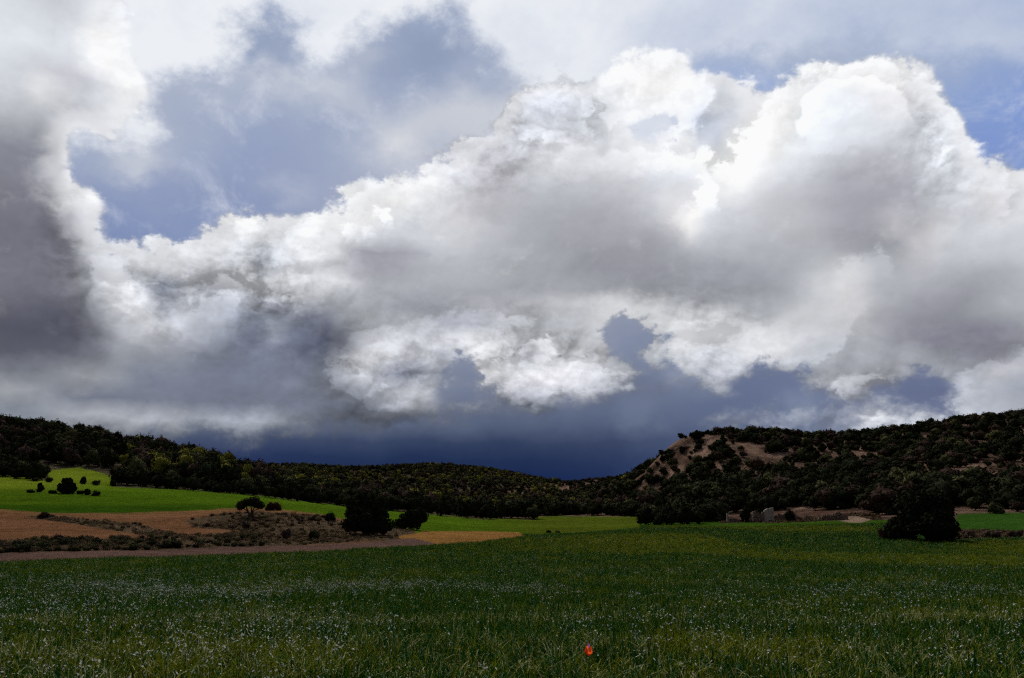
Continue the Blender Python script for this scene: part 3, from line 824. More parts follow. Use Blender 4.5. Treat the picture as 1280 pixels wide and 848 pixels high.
# ------------------------------------------------------------------ crop in the foreground
def blade(V, Fc, MI, x, y, h, w, lean, az, mi, segs=3, curl=.5):
    ca, sa = math.cos(az), math.sin(az)
    tx, ty = -sa, ca
    o = len(V)
    for i in range(segs + 1):
        t = i / segs; ww = w * (1 - t ** 2 * .9) * .5
        bend = lean * t ** 1.6; zz = h * (t - curl * .5 * t ** 3)
        cx, cy = x + ca * bend, y + sa * bend
        V.append((cx - tx * ww, cy - ty * ww, zz)); V.append((cx + tx * ww, cy + ty * ww, zz))
    for i in range(segs):
        Fc.append((o + 2 * i, o + 2 * i + 1, o + 2 * i + 3, o + 2 * i + 2)); MI.append(mi)

M_blade = leaf_material('cereal_blades', (.008, .060, .013), .5, .7, .0, .25, 3.0, tint=(.026, .080, .007))  # cloud shade on the near crop is put into this dark green
M_yel = leaf_material('yellowing_blades', (.150, .165, .008), .4, .6, .0, .25, 3.0)
M_palegreen = leaf_material('pale_blades', (.13, .23, .12), .4, .6, .0, .25, 3.0)
M_straw = leaf_material('dry_straw', (.50, .48, .21), .4, .6, .05, .2, 3.0)
M_glint = leaf_material('leaf_glint_white', (.86, .88, .88), .2, .4, .4, .25, 3.0)  # bright white that paints in the sun glints on leaves
M_dry = leaf_material('dry_scrub', (.160, .112, .066), .5, .8, .0, .1, 1.0)
M_dry2 = leaf_material('olive_scrub', (.078, .070, .034), .5, .8, .0, .1, 1.0)

def tuft(name, nb, hgt, rad, mats, probs, seed, w=.013, lean=.14):
    r = random.Random(seed); V, Fc, MI = [], [], []
    for i in range(nb):
        a = r.uniform(0, 6.28); d = rad * math.sqrt(r.random())
        mi = r.choices(range(len(mats)), probs)[0]
        blade(V, Fc, MI, math.cos(a) * d, math.sin(a) * d, hgt * r.uniform(.5, 1.1), w * r.uniform(.6, 1.3), lean * r.uniform(.2, 1.6), r.uniform(0, 6.28), mi, 4, r.uniform(.1, 1.2))
    me = mesh_from(name, V, Fc, mats); me.polygons.foreach_set('material_index', MI); me.update()
    return me
crop_protos = [tuft('crop_tuft', 22, .34, .14, [M_blade, M_yel, M_straw, M_palegreen], [20, 3, .5, 3], s_, .014) for s_ in (1, 2, 3)] + \
              [tuft('crop_tuft', 20, .32, .14, [M_blade, M_yel, M_straw, M_palegreen], [5, 14, 1.5, 1], s_, .013) for s_ in (4, 5)] + \
              [tuft('straw_tuft', 20, .36, .13, [M_blade, M_yel, M_straw], [8, 6, 7], s_, .008, .2) for s_ in (6, 7)]

def wedge(y0, y1, dens, half=39):
    t = math.tan(R(half)); N_ = int(dens * t * (y1 ** 2 - y0 ** 2))
    y = np.sqrt(rng.uniform(y0 ** 2, y1 ** 2, N_)); x = rng.uniform(-1, 1, N_) * t * y
    return x, y
xs, ys, ss = [], [], []
for (a, b, d, s_) in ((5.5, 14, 62, 1.0), (14, 26, 34, 1.1), (26, 45, 15, 1.35), (45, 80, 6, 1.7), (80, 150, 1.9, 2.0)):
    x, y = wedge(a, b, d); xs.append(x); ys.append(y); ss.append(np.full(len(x), s_))
x, y, s_ = map(np.concatenate, (xs, ys, ss)); z = HT(x, y)
_, _, rid, _, D, px, py = region_fields(x, y, z)
ok = (rid == 0) & ~inany(D, ('track', 'stubble', 'verge', 'plough', 'meadow', 'rubble', 'brownstrip', 'greenstrip', 'dirt'), -1)
x, y, z, s_, px, py = x[ok], y[ok], z[ok], s_[ok], px[ok], py[ok]
yel = fbm(x / 16, y / 26, 61, 3); loc = fbm(x / 2.2, y / 2.2, 63, 3)
u = rng.random(len(x))
pY = .03 + .75 * sstep(-.03, .12, yel) * sstep(-10, 12, x) + .55 * sstep(.04, .16, loc) + .15 * sstep(11.0, 9.0, y)
pS = .03 + .26 * sstep(11.0, 9.0, y) + .55 * np.exp(-((y - 12.6 - .3 * np.sin(x)) / .7) ** 2)
idx = np.where(u < pS, rng.integers(5, 7, len(x)), np.where(u < pS + pY, rng.integers(3, 5, len(x)), rng.integers(0, 3, len(x))))
hs = s_ * rng.uniform(.8, 1.2, len(x)) * (1 + .5 * loc)
rot = np.stack([rng.normal(0, .08, len(x)), rng.normal(0, .08, len(x)), rng.uniform(0, 6.28, len(x))], 1)
scatter('cereal_crop', np.stack([x, y, z - .02], 1), rot, np.stack([s_ * 1.05, s_ * 1.05, hs * .85 / np.sqrt(s_)], 1), idx, crop_protos,
        'dark green cereal crop with yellowish patches filling the foreground field', 'crop')

# sun glints on the leaves, modelled as white flecks above the crop
def speck(seed, n_=5, spread=.10):
    r = random.Random(seed); V, Fc = [], []
    for i in range(n_):
        a = r.uniform(0, 6.28); d = spread * r.random(); cx, cy, cz = math.cos(a) * d, math.sin(a) * d, r.uniform(.18, .33)
        L_ = r.uniform(.007, .020); w = L_ * r.uniform(.18, .4); az = r.uniform(0, 6.28); tl = r.uniform(-.8, .8)
        u_ = Vector((math.cos(az) * math.cos(tl), math.sin(az) * math.cos(tl), math.sin(tl))); v_ = u_.cross(Vector((r.uniform(-1, 1), r.uniform(-1, 1), .6))).normalized()
        c = Vector((cx, cy, cz)); o = len(V)
        V += [c - u_ * L_, c - v_ * w, c + u_ * L_, c + v_ * w]; Fc.append((o, o + 1, o + 2, o + 3))
    return mesh_from('leaf_glint', V, Fc, [M_glint])
sp = [speck(k, 3 + k % 3) for k in range(6)]
xs, ys, ss = [], [], []
for (a, b, d, s_) in ((5.5, 12, 34, .85), (12, 26, 27, .95), (26, 42, 6, 1.15), (42, 60, 1.5, 1.4)):
    x, y = wedge(a, b, d); xs.append(x); ys.append(y); ss.append(np.full(len(x), s_))
x, y, s_ = map(np.concatenate, (xs, ys, ss)); z = HT(x, y)
_, _, rid, _, D, px, py = region_fields(x, y, z)
dn = np.clip(.55 + 2.6 * fbm(x / 3, y / 5, 67, 3), .05, 1) * np.interp(x / y, [-.7, -.2, .1, .7], [1, .9, .6, .4])
ok = (rid == 0) & (D['track'] < -2) & (rng.random(len(x)) < dn)
x, y, z, s_ = x[ok], y[ok], z[ok], s_[ok]
scatter('leaf_glints', np.stack([x, y, z + .02], 1), np.stack([x * 0, x * 0, rng.uniform(0, 6.28, len(x))], 1), np.stack([s_, s_, s_ * 0 + 1], 1) * 1.0,
        rng.integers(0, 6, len(x)), sp, 'tiny white flecks standing in for sun glints on the near crop', 'wildflowers')

# rough dry growth on verge and mound
dry_protos = [tuft('dry_tuft', 26, .45, .28, [M_dry, M_dry2, M_brown], [5, 4, 1], s_, .03, .25) for s_ in (11, 12)] + \
             [crown('low_bush', [(0, 0, .18, .32, .32, .24), (.2, .1, .14, .2, .2, .16)], 160, .05, m) for m in (M_dry2, M_dark, M_dry, M_brown)]
x = rng.uniform(-110, 120, 130000); y = rng.uniform(58, 190, 130000); z = HT(x, y)
_, _, rid, _, D, px, py = region_fields(x, y, z)
ok = (inany(D, ('verge',), .2) | inany(D, ('strip', 'brownstrip', 'rubble'), -.3)) & (rid == 6) & (D['track'] < -.6) & (D['dirt'] < 0)
dn = np.clip(.5 + 2.0 * fbm(x / 7, y / 7, 68, 3), .08, 1)
ok &= rng.random(len(x)) < dn
x, y, z, px, py = x[ok], y[ok], z[ok], px[ok], py[ok]
low = (py > 672) & (px < 330)
u = rng.random(len(x))
idx = np.where(u < .8, rng.integers(0, 2, len(x)), rng.integers(2, 6, len(x)))
idx = np.where(~low & (idx == 3), 4, idx)
idx = np.where(low & (u > .6) & (u < .9), rng.choice([2, 3], len(x)), idx)
s_ = rng.uniform(.45, 1.1, len(x)) * np.where(low, 1.3, 1) * (1 + .8 * fbm(x / 4, y / 4, 69, 2))
scatter('verge_scrub', np.stack([x, y, z - .03], 1), np.stack([x * 0, x * 0, rng.uniform(0, 6.28, len(x))], 1), np.stack([s_, s_, s_ * rng.uniform(.7, 1.2, len(x))], 1), idx, dry_protos,
        'dry brown grass and low scrub on the bank above the track', 'scrub')

# ------------------------------------------------------------------ poppy
M_pet, nt_, b_ = newmat('poppy_petal')
b_.inputs['Base Color'].default_value = (.85, .10, .02, 1); b_.inputs['Roughness'].default_value = .5
g_ = nt_.nodes.new('ShaderNodeTexCoord').outputs['Object']
c_ = mixc(nt_, noise(nt_, g_, 30, 4, .6), (.95, .07, .02), (1.0, .24, .04)); lk(nt_, c_, b_.inputs['Base Color'])
t_ = nt_.nodes.new('ShaderNodeBsdfTranslucent'); lk(nt_, c_, t_.inputs[0]); mx_ = nt_.nodes.new('ShaderNodeMixShader'); mx_.inputs[0].default_value = .65
lk(nt_, b_.outputs[0], mx_.inputs[1]); lk(nt_, t_.outputs[0], mx_.inputs[2]); lk(nt_, mx_.outputs[0], nt_.nodes['Material Output'].inputs[0])
M_pet2 = leaf_material('sky_shaded_petal', (.42, .16, .42), .2, .5, .3, .4)  # sky shade on the tip petal, painted as violet
x, y, z = P(736, 821, 7.7); z = float(HT(x, 7.7)[0])
zc = P(736, 821, 7.7)[2]
pop = bpy.data.objects.new('poppy', None); COL.objects.link(pop); pop.location = (x, 7.7, z)
tag(pop, 'single bright orange red poppy with violet sky-shaded tip in the near crop', 'flower')
hz = max(.16, zc - z)
link('stem', tubes_mesh('stem', [([(.02, 0, -.02), (.01, 0, hz * .5), (0, 0, hz)], [.004, .0035, .003])], M_blade), pop)
def petal(az, rad, h, mat, wid=1.0, name='petal', lift=0):
    V, Fc = [], []; nu, nv = 7, 7
    for j in range(nv):
        t = j / (nv - 1); rr = rad * math.sin(min(1, t * 1.15) * 2.2) * (1 if t < .9 else .96)
        for i in range(nu):
            a = az + (i / (nu - 1) - .5) * 1.9 * wid * (1 - .25 * t * t)
            ed = abs(i / (nu - 1) - .5) * 2
            V.append((math.cos(a) * rr, math.sin(a) * rr, hz + lift + h * t * (1 - .18 * ed ** 2 * t) + .002 * math.sin(i * 2.3 + j)))
    for j in range(nv - 1):
        for i in range(nu - 1): Fc.append((j * nu + i, j * nu + i + 1, (j + 1) * nu + i + 1, (j + 1) * nu + i))
    me = mesh_from(name, V, Fc, [mat], True)
    return link(name, me, pop)
for k in range(4): petal(k * 1.57 + .4, (.035 + .003 * (k % 2)), .088, M_pet)
petal(-1.9, .014, .045, M_pet2, 1.4, 'tip_petal', .075)

# ------------------------------------------------------------------ light
SUN_AZ, SUN_EL = -22.0, 48.0
sd = bpy.data.lights.new('sun', 'SUN'); sd.energy = 2.2; sd.angle = R(.6); sd.color = (1, .95, .87)
so = bpy.data.objects.new('sun', sd); COL.objects.link(so)
d = Vector((math.sin(R(SUN_AZ)) * math.cos(R(SUN_EL)), math.cos(R(SUN_AZ)) * math.cos(R(SUN_EL)), math.sin(R(SUN_EL))))
so.rotation_euler = d.to_track_quat('Z', 'Y').to_euler(); so.location = (0, 0, 60)

# ------------------------------------------------------------------ sky: clouds laid out by azimuth and elevation
wd = bpy.data.worlds.new('World'); sc.world = wd; wd.use_nodes = True
nt = wd.node_tree; nt.nodes.clear()
out = nt.nodes.new('ShaderNodeOutputWorld'); bg = nt.nodes.new('ShaderNodeBackground'); bg.inputs[1].default_value = .1
lk(nt, bg.outputs[0], out.inputs[0])
sky = nt.nodes.new('ShaderNodeTexSky'); sky.sky_type = 'NISHITA'; sky.sun_disc = False
sky.sun_elevation = R(SUN_EL); sky.sun_rotation = R(SUN_AZ % 360)

NC, NR, AZM, ELM = 64, 32, 38.0, 38.0
gaz = np.concatenate([np.linspace(-AZM, 0, 32), np.linspace(0, AZM, 32)]); gel = np.linspace(0, ELM, NR)
GA, GE = np.meshgrid(gaz, gel)
dxn = np.sin(np.radians(GA)) * np.cos(np.radians(GE)); dyn = np.cos(np.radians(GA)) * np.cos(np.radians(GE)); dzn = np.sin(np.radians(GE))
GPX, GPY = project(dxn, dyn, dzn + CAMZ)

def lattice(xs, ys, tab, px, py):
    tab = np.asarray(tab, float)
    fx = np.clip(np.interp(px, xs, np.arange(len(xs))), 0, len(xs) - 1.001); fy = np.clip(np.interp(py, ys, np.arange(len(ys))), 0, len(ys) - 1.001)
    ix, iy = fx.astype(int), fy.astype(int); fx -= ix; fy -= iy
    return (tab[iy, ix] * (1 - fx) + tab[iy, ix + 1] * fx) * (1 - fy) + (tab[iy + 1, ix] * (1 - fx) + tab[iy + 1, ix + 1] * fx) * fy

XS = np.arange(0, 1281, 80)
CL = [  # y, brightness of the cloud faces
 (0,   [222, 208, 232, 240, 240, 240, 240, 240, 240, 238, 235, 232, 228, 230, 232, 226, 222]),
 (60,  [232, 222, 245, 240, 240, 235, 230, 225, 235, 238, 240, 236, 238, 244, 232, 215, 210]),
 (120, [205, 205, 242, 235, 225, 215, 215, 215, 212, 215, 243, 225, 248, 240, 232, 208, 200]),
 (180, [160, 165, 200, 225, 225, 220, 222, 225, 215, 225, 232, 245, 243, 228, 215, 224, 205]),
 (240, [138, 145, 225, 225, 240, 240, 240, 218, 195, 192, 215, 245, 228, 205, 188, 215, 222]),
 (300, [122, 128, 200, 205, 222, 235, 222, 212, 182, 172, 175, 205, 188, 176, 178, 208, 212]),
 (360, [126, 132, 200, 195, 215, 222, 180, 180, 178, 176, 160, 162, 168, 205, 190, 170, 185]),
 (420, [104,  112,  195, 190, 125, 130, 185, 195, 210, 190, 185, 205, 202, 195, 165, 150, 180]),
 (480, [170, 165, 158, 138, 128, 138, 182, 175, 200, 205, 140, 165, 170, 180, 172, 172, 175]),
 (540, [150, 145, 120, 130, 120, 95,  95,  90,  85,  80,  95,  140, 165, 185, 205, 205, 180]),
]
Lm = lattice(XS, [r_[0] for r_ in CL], [r_[1] for r_ in CL], GPX, GPY)
blue = 1.0 * sstep(330, 520, GPY)
blue = np.maximum(blue, .42)
C1 = np.stack([Lm * (1 - .10 * blue), Lm * (1 - .055 * blue), Lm * (1 + .02 * blue)], -1)
# single features painted over the broad tones: (cx, cy, rx, ry, turn, colour, softness, amount)
ST_ = [
 (50, 412, 80, 40, 0, (98, 99, 114), .6, .85), (30, 300, 80, 80, 0, (128, 128, 142), .8, .7), (40, 200, 70, 30, 10, (140, 142, 156), .8, .7),
 (100, 210, 10, 60, 0, (246, 247, 248), .7, .8), (118, 258, 18, 22, 0, (238, 240, 245), .6, .8), (122, 280, 14, 12, 0, (170, 172, 185), .6, .5), (170, 115, 26, 20, 0, (248, 248, 248), .7, .9), (130, 60, 25, 40, -30, (248, 249, 250), .8, .7),
 (60, 95, 30, 12, 0, (200, 198, 205), .8, .6), (105, 110, 26, 14, 0, (190, 190, 200), .8, .7), (105, 150, 30, 16, 0, (175, 175, 188), .8, .6), (65, 115, 22, 10, -20, (240, 238, 236), .8, .5),
 (155, 365, 40, 18, 30, (225, 225, 228), .7, .6), (130, 330, 25, 22, 0, (200, 203, 212), .7, .5), (205, 370, 20, 12, 0, (140, 150, 175), .5, .8), (180, 400, 40, 25, 0, (205, 206, 212), .8, .5),
 (60, 478, 70, 9, -3, (200, 200, 203), .8, .8), (40, 505, 60, 7, 0, (150, 155, 168), .8, .5), (120, 515, 60, 12, 5, (185, 188, 195), .8, .6), (140, 490, 50, 9, 0, (120, 125, 145), .8, .6),
 (300, 275, 32, 14, -5, (246, 247, 248), .6, .8), (260, 300, 30, 14, -10, (215, 218, 225), .8, .6), (160, 320, 50, 18, 0, (196, 203, 216), .8, .6), (250, 350, 30, 25, 20, (205, 208, 216), .8, .5),
 (300, 350, 22, 25, 20, (232, 233, 235), .7, .7), (290, 400, 20, 22, 10, (222, 223, 228), .7, .7), (330, 330, 16, 12, 0, (180, 186, 200), .7, .6), (400, 345, 50, 20, 0, (215, 216, 220), .7, .6), (240, 320, 60, 24, 0, (214, 217, 224), .8, .6), (360, 370, 40, 22, 0, (228, 228, 230), .7, .7),
 (230, 440, 35, 30, 0, (175, 178, 190), .8, .5), (335, 435, 75, 55, 20, (132, 139, 158), .7, .95), (270, 480, 100, 30, 0, (128, 134, 153), .8, .9), (200, 475, 40, 18, 0, (128, 134, 152), .8, .5), (400, 420, 30, 30, 0, (110, 116, 138), .7, .7), (352, 410, 14, 9, -30, (175, 178, 190), .7, .7),
 (420, 500, 90, 12, 0, (130, 136, 155), .8, .7), (310, 522, 80, 9, 0, (172, 178, 190), .8, .8), (190, 525, 40, 6, 0, (190, 194, 202), .8, .7),
 (430, 270, 60, 22, -5, (246, 247, 248), .7, .7), (510, 235, 50, 18, -20, (248, 248, 248), .7, .8), (480, 325, 60, 24, 0, (162, 162, 172), .8, .8), (400, 300, 30, 22, 0, (235, 235, 236), .8, .6),
 (570, 270, 40, 30, 0, (205, 203, 206), .8, .5), (600, 180, 60, 30, -20, (195, 198, 212), .8, .6), (620, 230, 35, 45, 0, (185, 182, 190), .8, .6), (690, 130, 40, 28, 0, (200, 204, 216), .8, .6), (720, 200, 60, 24, 0, (225, 225, 228), .8, .5),
 (820, 100, 50, 35, 0, (250, 250, 250), .7, .85), (770, 80, 25, 14, 0, (252, 252, 252), .7, .7), (830, 135, 40, 12, 0, (228, 229, 232), .8, .5), (930, 110, 24, 18, 0, (195, 200, 215), .7, .7), (920, 140, 16, 14, 0, (172, 180, 200), .7, .6), (888, 162, 14, 12, 0, (158, 174, 208), .7, .8),
 (815, 165, 26, 10, 0, (190, 194, 208), .7, .7), (830, 195, 50, 12, 0, (246, 246, 246), .8, .7), (780, 240, 40, 16, 0, (190, 189, 195), .8, .5), (760, 290, 90, 30, 0, (166, 166, 175), .9, .6), (850, 260, 22, 22, 0, (225, 222, 222), .8, .5), (862, 275, 16, 16, 0, (242, 240, 238), .6, .9),
 (960, 150, 40, 40, -35, (250, 250, 250), .8, .9), (1080, 85, 60, 20, 0, (248, 248, 249), .8, .9), (920, 220, 40, 30, -30, (244, 244, 244), .9, .8), (1120, 120, 40, 25, 0, (222, 220, 222), .8, .6), (1000, 260, 60, 35, 0, (190, 190, 196), .9, .7),
 (1090, 250, 60, 45, 0, (168, 168, 178), .9, .8), (1110, 285, 50, 26, 0, (156, 156, 166), .9, .6), (1100, 200, 40, 20, 0, (190, 190, 198), .9, .6), (1180, 170, 20, 40, -20, (220, 224, 232), .8, .6), (1160, 300, 25, 40, 30, (215, 213, 215), .8, .5), (1250, 250, 30, 30, 0, (215, 213, 216), .8, .6), (1105, 275, 14, 14, 30, (222, 220, 222), .7, .7),
 (640, 375, 50, 12, 0, (150, 150, 165), .8, .5), (560, 395, 60, 10, 10, (150, 152, 168), .8, .7), (640, 390, 80, 9, -3, (205, 204, 208), .8, .5), (800, 340, 90, 25, 0, (152, 153, 163), .9, .6), (920, 350, 60, 22, 0, (158, 160, 170), .9, .6), (740, 390, 90, 9, -3, (204, 204, 208), .8, .7),
 (460, 460, 40, 22, 0, (200, 202, 208), .7, .7), (520, 490, 50, 20, 10, (196, 198, 205), .7, .7), (470, 435, 40, 14, -10, (205, 206, 211), .7, .7), (500, 468, 30, 9, -10, (140, 146, 165), .7, .7), (560, 460, 20, 22, 0, (140, 148, 170), .7, .8), (545, 435, 50, 12, -10, (205, 206, 212), .8, .7),
 (610, 460, 30, 45, 20, (216, 217, 220), .7, .8), (620, 485, 40, 18, 0, (210, 211, 216), .7, .8), (690, 470, 70, 22, 0, (212, 212, 217), .7, .8), (730, 485, 30, 14, 0, (190, 190, 200), .8, .5), (700, 440, 50, 18, 15, (214, 215, 219), .8, .6), (660, 495, 60, 8, 0, (165, 167, 180), .9, .6),
 (780, 475, 30, 14, 10, (200, 202, 210), .8, .6), (860, 430, 22, 28, -30, (205, 207, 213), .8, .7), (890, 410, 50, 16, 0, (214, 214, 216), .8, .7), (900, 460, 24, 20, 10, (196, 198, 208), .8, .7), (960, 430, 45, 22, 0, (212, 212, 215), .8, .7),
 (1010, 400, 30, 25, 0, (208, 208, 211), .9, .5), (1060, 370, 30, 40, -30, (215, 214, 216), .9, .7), (1130, 350, 60, 18, -20, (175, 176, 186), .9, .5), (1200, 420, 90, 22, 3, (138, 138, 152), .9, .85), (1180, 370, 80, 14, -20, (158, 158, 170), .9, .5), (1090, 415, 40, 10, -5, (205, 204, 206), .8, .6),
 (1060, 480, 45, 24, 0, (196, 197, 204), .8, .7), (1110, 460, 50, 16, 0, (185, 186, 195), .8, .5), (1210, 480, 50, 14, -5, (195, 196, 202), .8, .5), (1260, 460, 30, 14, -20, (195, 193, 198), .8, .5),
 (1085, 520, 40, 10, 0, (218, 220, 225), .7, .9), (1150, 515, 50, 10, 0, (214, 216, 222), .7, .8), (960, 522, 30, 7, 0, (168, 174, 190), .7, .8), (890, 520, 10, 6, 0, (160, 168, 185), .7, .8), (1020, 530, 50, 8, 0, (160, 167, 184), .8, .8), (1250, 505, 40, 12, 0, (180, 180, 188), .8, .6),
]
for (cx, cy, rx, ry, ang, c, soft, am) in ST_:
    ca, sa = math.cos(R(ang)), math.sin(R(ang))
    u = ((GPX - cx) * ca + (GPY - cy) * sa) / rx; v = (-(GPX - cx) * sa + (GPY - cy) * ca) / ry
    a = min(1, am * 1.25) * np.exp(-(u * u + v * v) ** 1.5 * .75)[..., None]
    C1 = C1 * (1 - a) + np.array(c) * a
lum = C1.mean(-1, keepdims=True)
C1 = C1 + (lum - 188) * .18
C1l = lin(np.clip(C1, 0, 250))

BGY = [0, 60, 120, 180, 240, 300, 400, 450, 500, 530, 560, 600, 640]
BGX = [0, 160, 320, 480, 640, 760, 900, 1040, 1160, 1280]
BGC = [
 [(150, 165, 198)] * 6 + [(165, 180, 212)] * 4,
 [(158, 172, 202)] * 3 + [(165, 177, 205)] * 3 + [(170, 183, 212), (170, 182, 208), (160, 175, 208), (150, 168, 208)],
 [(158, 172, 202), (165, 175, 200), (160, 172, 200), (158, 170, 200), (175, 184, 206), (180, 190, 212), (142, 166, 218), (150, 166, 204), (146, 166, 208), (122, 150, 212)],
 [(150, 165, 198), (165, 175, 200), (142, 157, 194), (155, 167, 196), (180, 188, 206), (170, 180, 205), (125, 145, 190), (135, 152, 195), (125, 150, 208), (120, 146, 208)],
 [(140, 155, 192), (138, 152, 190), (138, 152, 190), (165, 173, 198), (165, 173, 198), (160, 170, 195), (130, 148, 190), (130, 148, 190), (125, 150, 205), (135, 158, 208)],
 [(122, 140, 185), (122, 140, 186), (130, 146, 188), (150, 160, 190), (150, 160, 190), (150, 160, 190), (130, 148, 190), (130, 148, 190), (130, 150, 200), (140, 160, 205)],
 [(130, 138, 165), (130, 138, 165), (130, 138, 165), (132, 140, 165), (140, 147, 170), (144, 150, 172), (115, 125, 155), (115, 125, 155), (115, 125, 155), (115, 125, 155)],
 [(125, 131, 155), (125, 131, 155), (125, 131, 155), (126, 133, 156), (134, 141, 164), (130, 138, 163), (105, 115, 148), (105, 115, 148), (105, 115, 148), (110, 118, 148)],
 [(118, 125, 148), (115, 122, 146), (118, 125, 146), (112, 120, 144), (108, 116, 142), (102, 111, 140), (96, 106, 140), (102, 112, 146), (98, 106, 140), (105, 112, 140)],
 [(110, 117, 140), (100, 108, 132), (96, 104, 130), (94, 103, 130), (84, 93, 122), (82, 92, 122), (92, 102, 134), (105, 115, 146), (110, 118, 148), (110, 118, 146)],
 [(80, 88, 112), (54, 63, 95), (48, 58, 90), (44, 55, 86), (42, 53, 84), (50, 60, 90), (76, 86, 116), (90, 100, 130), (95, 104, 134), (100, 110, 138)],
 [(60, 70, 98), (34, 46, 82), (32, 44, 82), (30, 42, 78), (28, 40, 78), (34, 46, 84), (60, 72, 104), (80, 90, 120), (85, 95, 124), (90, 100, 128)],
 [(50, 58, 82), (32, 42, 74), (30, 40, 74), (28, 38, 72), (26, 38, 74), (32, 44, 80), (50, 62, 94), (70, 80, 108), (78, 88, 115), (80, 90, 115)],
]
B1 = np.stack([lattice(BGX, BGY, np.array(BGC, float)[:, :, k], GPX, GPY) for k in range(3)], -1)
for (cx, cy, rx, ry, ang, c, soft, am) in [(400, 110, 60, 12, 10, (205, 210, 222), 1, .7), (300, 95, 60, 10, 0, (196, 202, 218), 1, .6), (460, 75, 22, 22, 0, (198, 202, 216), 1, .7), (170, 190, 50, 18, 0, (190, 197, 214), 1, .8),
                                           (160, 215, 20, 6, 0, (222, 225, 232), 1, .6), (370, 245, 30, 8, 20, (190, 196, 212), 1, .4), (500, 185, 45, 28, 0, (212, 215, 225), 1, .8), (560, 150, 70, 26, -10, (198, 203, 217), 1, .8), (430, 130, 40, 16, 20, (185, 192, 210), 1, .6), (610, 90, 18, 20, 0, (150, 164, 196), 1, .5),
                                           (640, 150, 50, 25, 0, (205, 209, 220), 1, .7), (530, 60, 60, 40, 0, (136, 151, 184), 1, .8), (330, 55, 35, 28, 0, (140, 155, 188), 1, .75), (510, 95, 50, 20, 0, (142, 157, 190), 1, .6),
                                           (820, 490, 30, 20, 0, (104, 112, 138), 1, .7), (800, 520, 20, 12, 0, (120, 128, 152), 1, .7), (870, 480, 25, 14, 0, (118, 126, 152), 1, .6), (860, 460, 22, 10, 0, (150, 156, 175), 1, .6), (826, 497, 10, 5, 0, (190, 192, 205), 1, .8), (1000, 500, 30, 14, 0, (128, 138, 165), 1, .6)]:
    ca, sa = math.cos(R(ang)), math.sin(R(ang))
    u = ((GPX - cx) * ca + (GPY - cy) * sa) / rx; v = (-(GPX - cx) * sa + (GPY - cy) * ca) / ry
    a = am * np.exp(-(u * u + v * v) * .9)[..., None]
    a = np.minimum(a * 1.25, 1); B1 = B1 * (1 - a) + np.array(c) * a
up_ = sstep(460, 320, GPY)[..., None]; B1 = B1 + up_ * np.array([3, 2, -3])
lo_ = (sstep(360, 430, GPY) * (1 - sstep(530, 570, GPY)))[..., None]; B1 = B1 + lo_ * .12 * (B1.mean(-1, keepdims=True) - B1) + lo_ * 3
B1 = B1 + sstep(350, 420, GPY)[..., None] * np.array([-4, -1, 0])
B1l = lin(np.clip(B1, 0, 255))
B1l = B1l

FR = [(-300, -200), (60, -200), (150, -60), (170, 40), (192, 95), (196, 120), (176, 150), (150, 168), (98, 172), (92, 225), (122, 234), (140, 255), (136, 280), (132, 298),
      (200, 302), (235, 292), (270, 274), (290, 263), (330, 262), (346, 270), (385, 262), (425, 248), (440, 226), (470, 214), (500, 213), (530, 205), (560, 188), (610, 150), (650, 102), (700, 82), (742, 92),
      (770, 68), (830, 50), (862, 62), (882, 84), (905, 84), (945, 92), (958, 104), (1000, 84), (1040, 74), (1080, 58), (1130, 60), (1165, 72), (1180, 100), (1215, 148), (1240, 180), (1270, 198), (1340, 230), (1600, 240),
      (1600, 620), (1260, 620), (1050, 560), (1046, 515), (1080, 505), (1125, 500), (1140, 508), (1185, 505), (1188, 478), (1150, 474), (1110, 500), (1050, 508), (1015, 500), (1008, 484), (1010, 466), (950, 464), (925, 470), (912, 488), (895, 492), (875, 478),
      (850, 462), (815, 470), (795, 488), (770, 498), (720, 512), (640, 514), (590, 514), (560, 522), (500, 532), (440, 542), (350, 545), (330, 546), (250, 548), (200, 545), (140, 556), (0, 560), (-300, 570)]
HOLES = [[(762, 414), (795, 404), (820, 412), (828, 420), (810, 438), (790, 448), (772, 442), (764, 430)], [(792, 160), (822, 156), (834, 166), (806, 180), (796, 174)],
         [(575, 455), (585, 452), (588, 470), (578, 500), (562, 505), (560, 490)]]
PUFF = [[(878, 517), (890, 511), (905, 516), (925, 512), (955, 510), (975, 516), (1010, 520), (1060, 522), (1070, 545), (960, 545), (880, 528)], [(820, 494), (826, 488), (836, 497), (848, 498), (838, 503), (822, 502)]]
sF = sdf(GPX, GPY, FR)
for hpoly in HOLES: sF = np.minimum(sF, -sdf(GPX, GPY, hpoly))
for hpoly in PUFF: sF = np.maximum(sF, sdf(GPX, GPY, hpoly))
BK = [(60, 190), (190, 165), (196, 118), (205, 92), (240, 80), (278, 78), (284, 48), (312, 22), (342, 8), (366, 22), (384, 70), (398, 84), (420, 66), (446, 40), (480, 16), (520, 8), (562, 6), (596, 30), (612, 72), (630, 84), (660, 90), (660, 330), (60, 330)]
BK2 = [(850, 90), (880, 60), (960, 66), (1060, 40), (1180, 60), (1340, 70), (1340, 700), (0, 700), (0, 330), (660, 330), (850, 200)]
sB = np.maximum(sdf(GPX, GPY, BK), sdf(GPX, GPY, BK2))
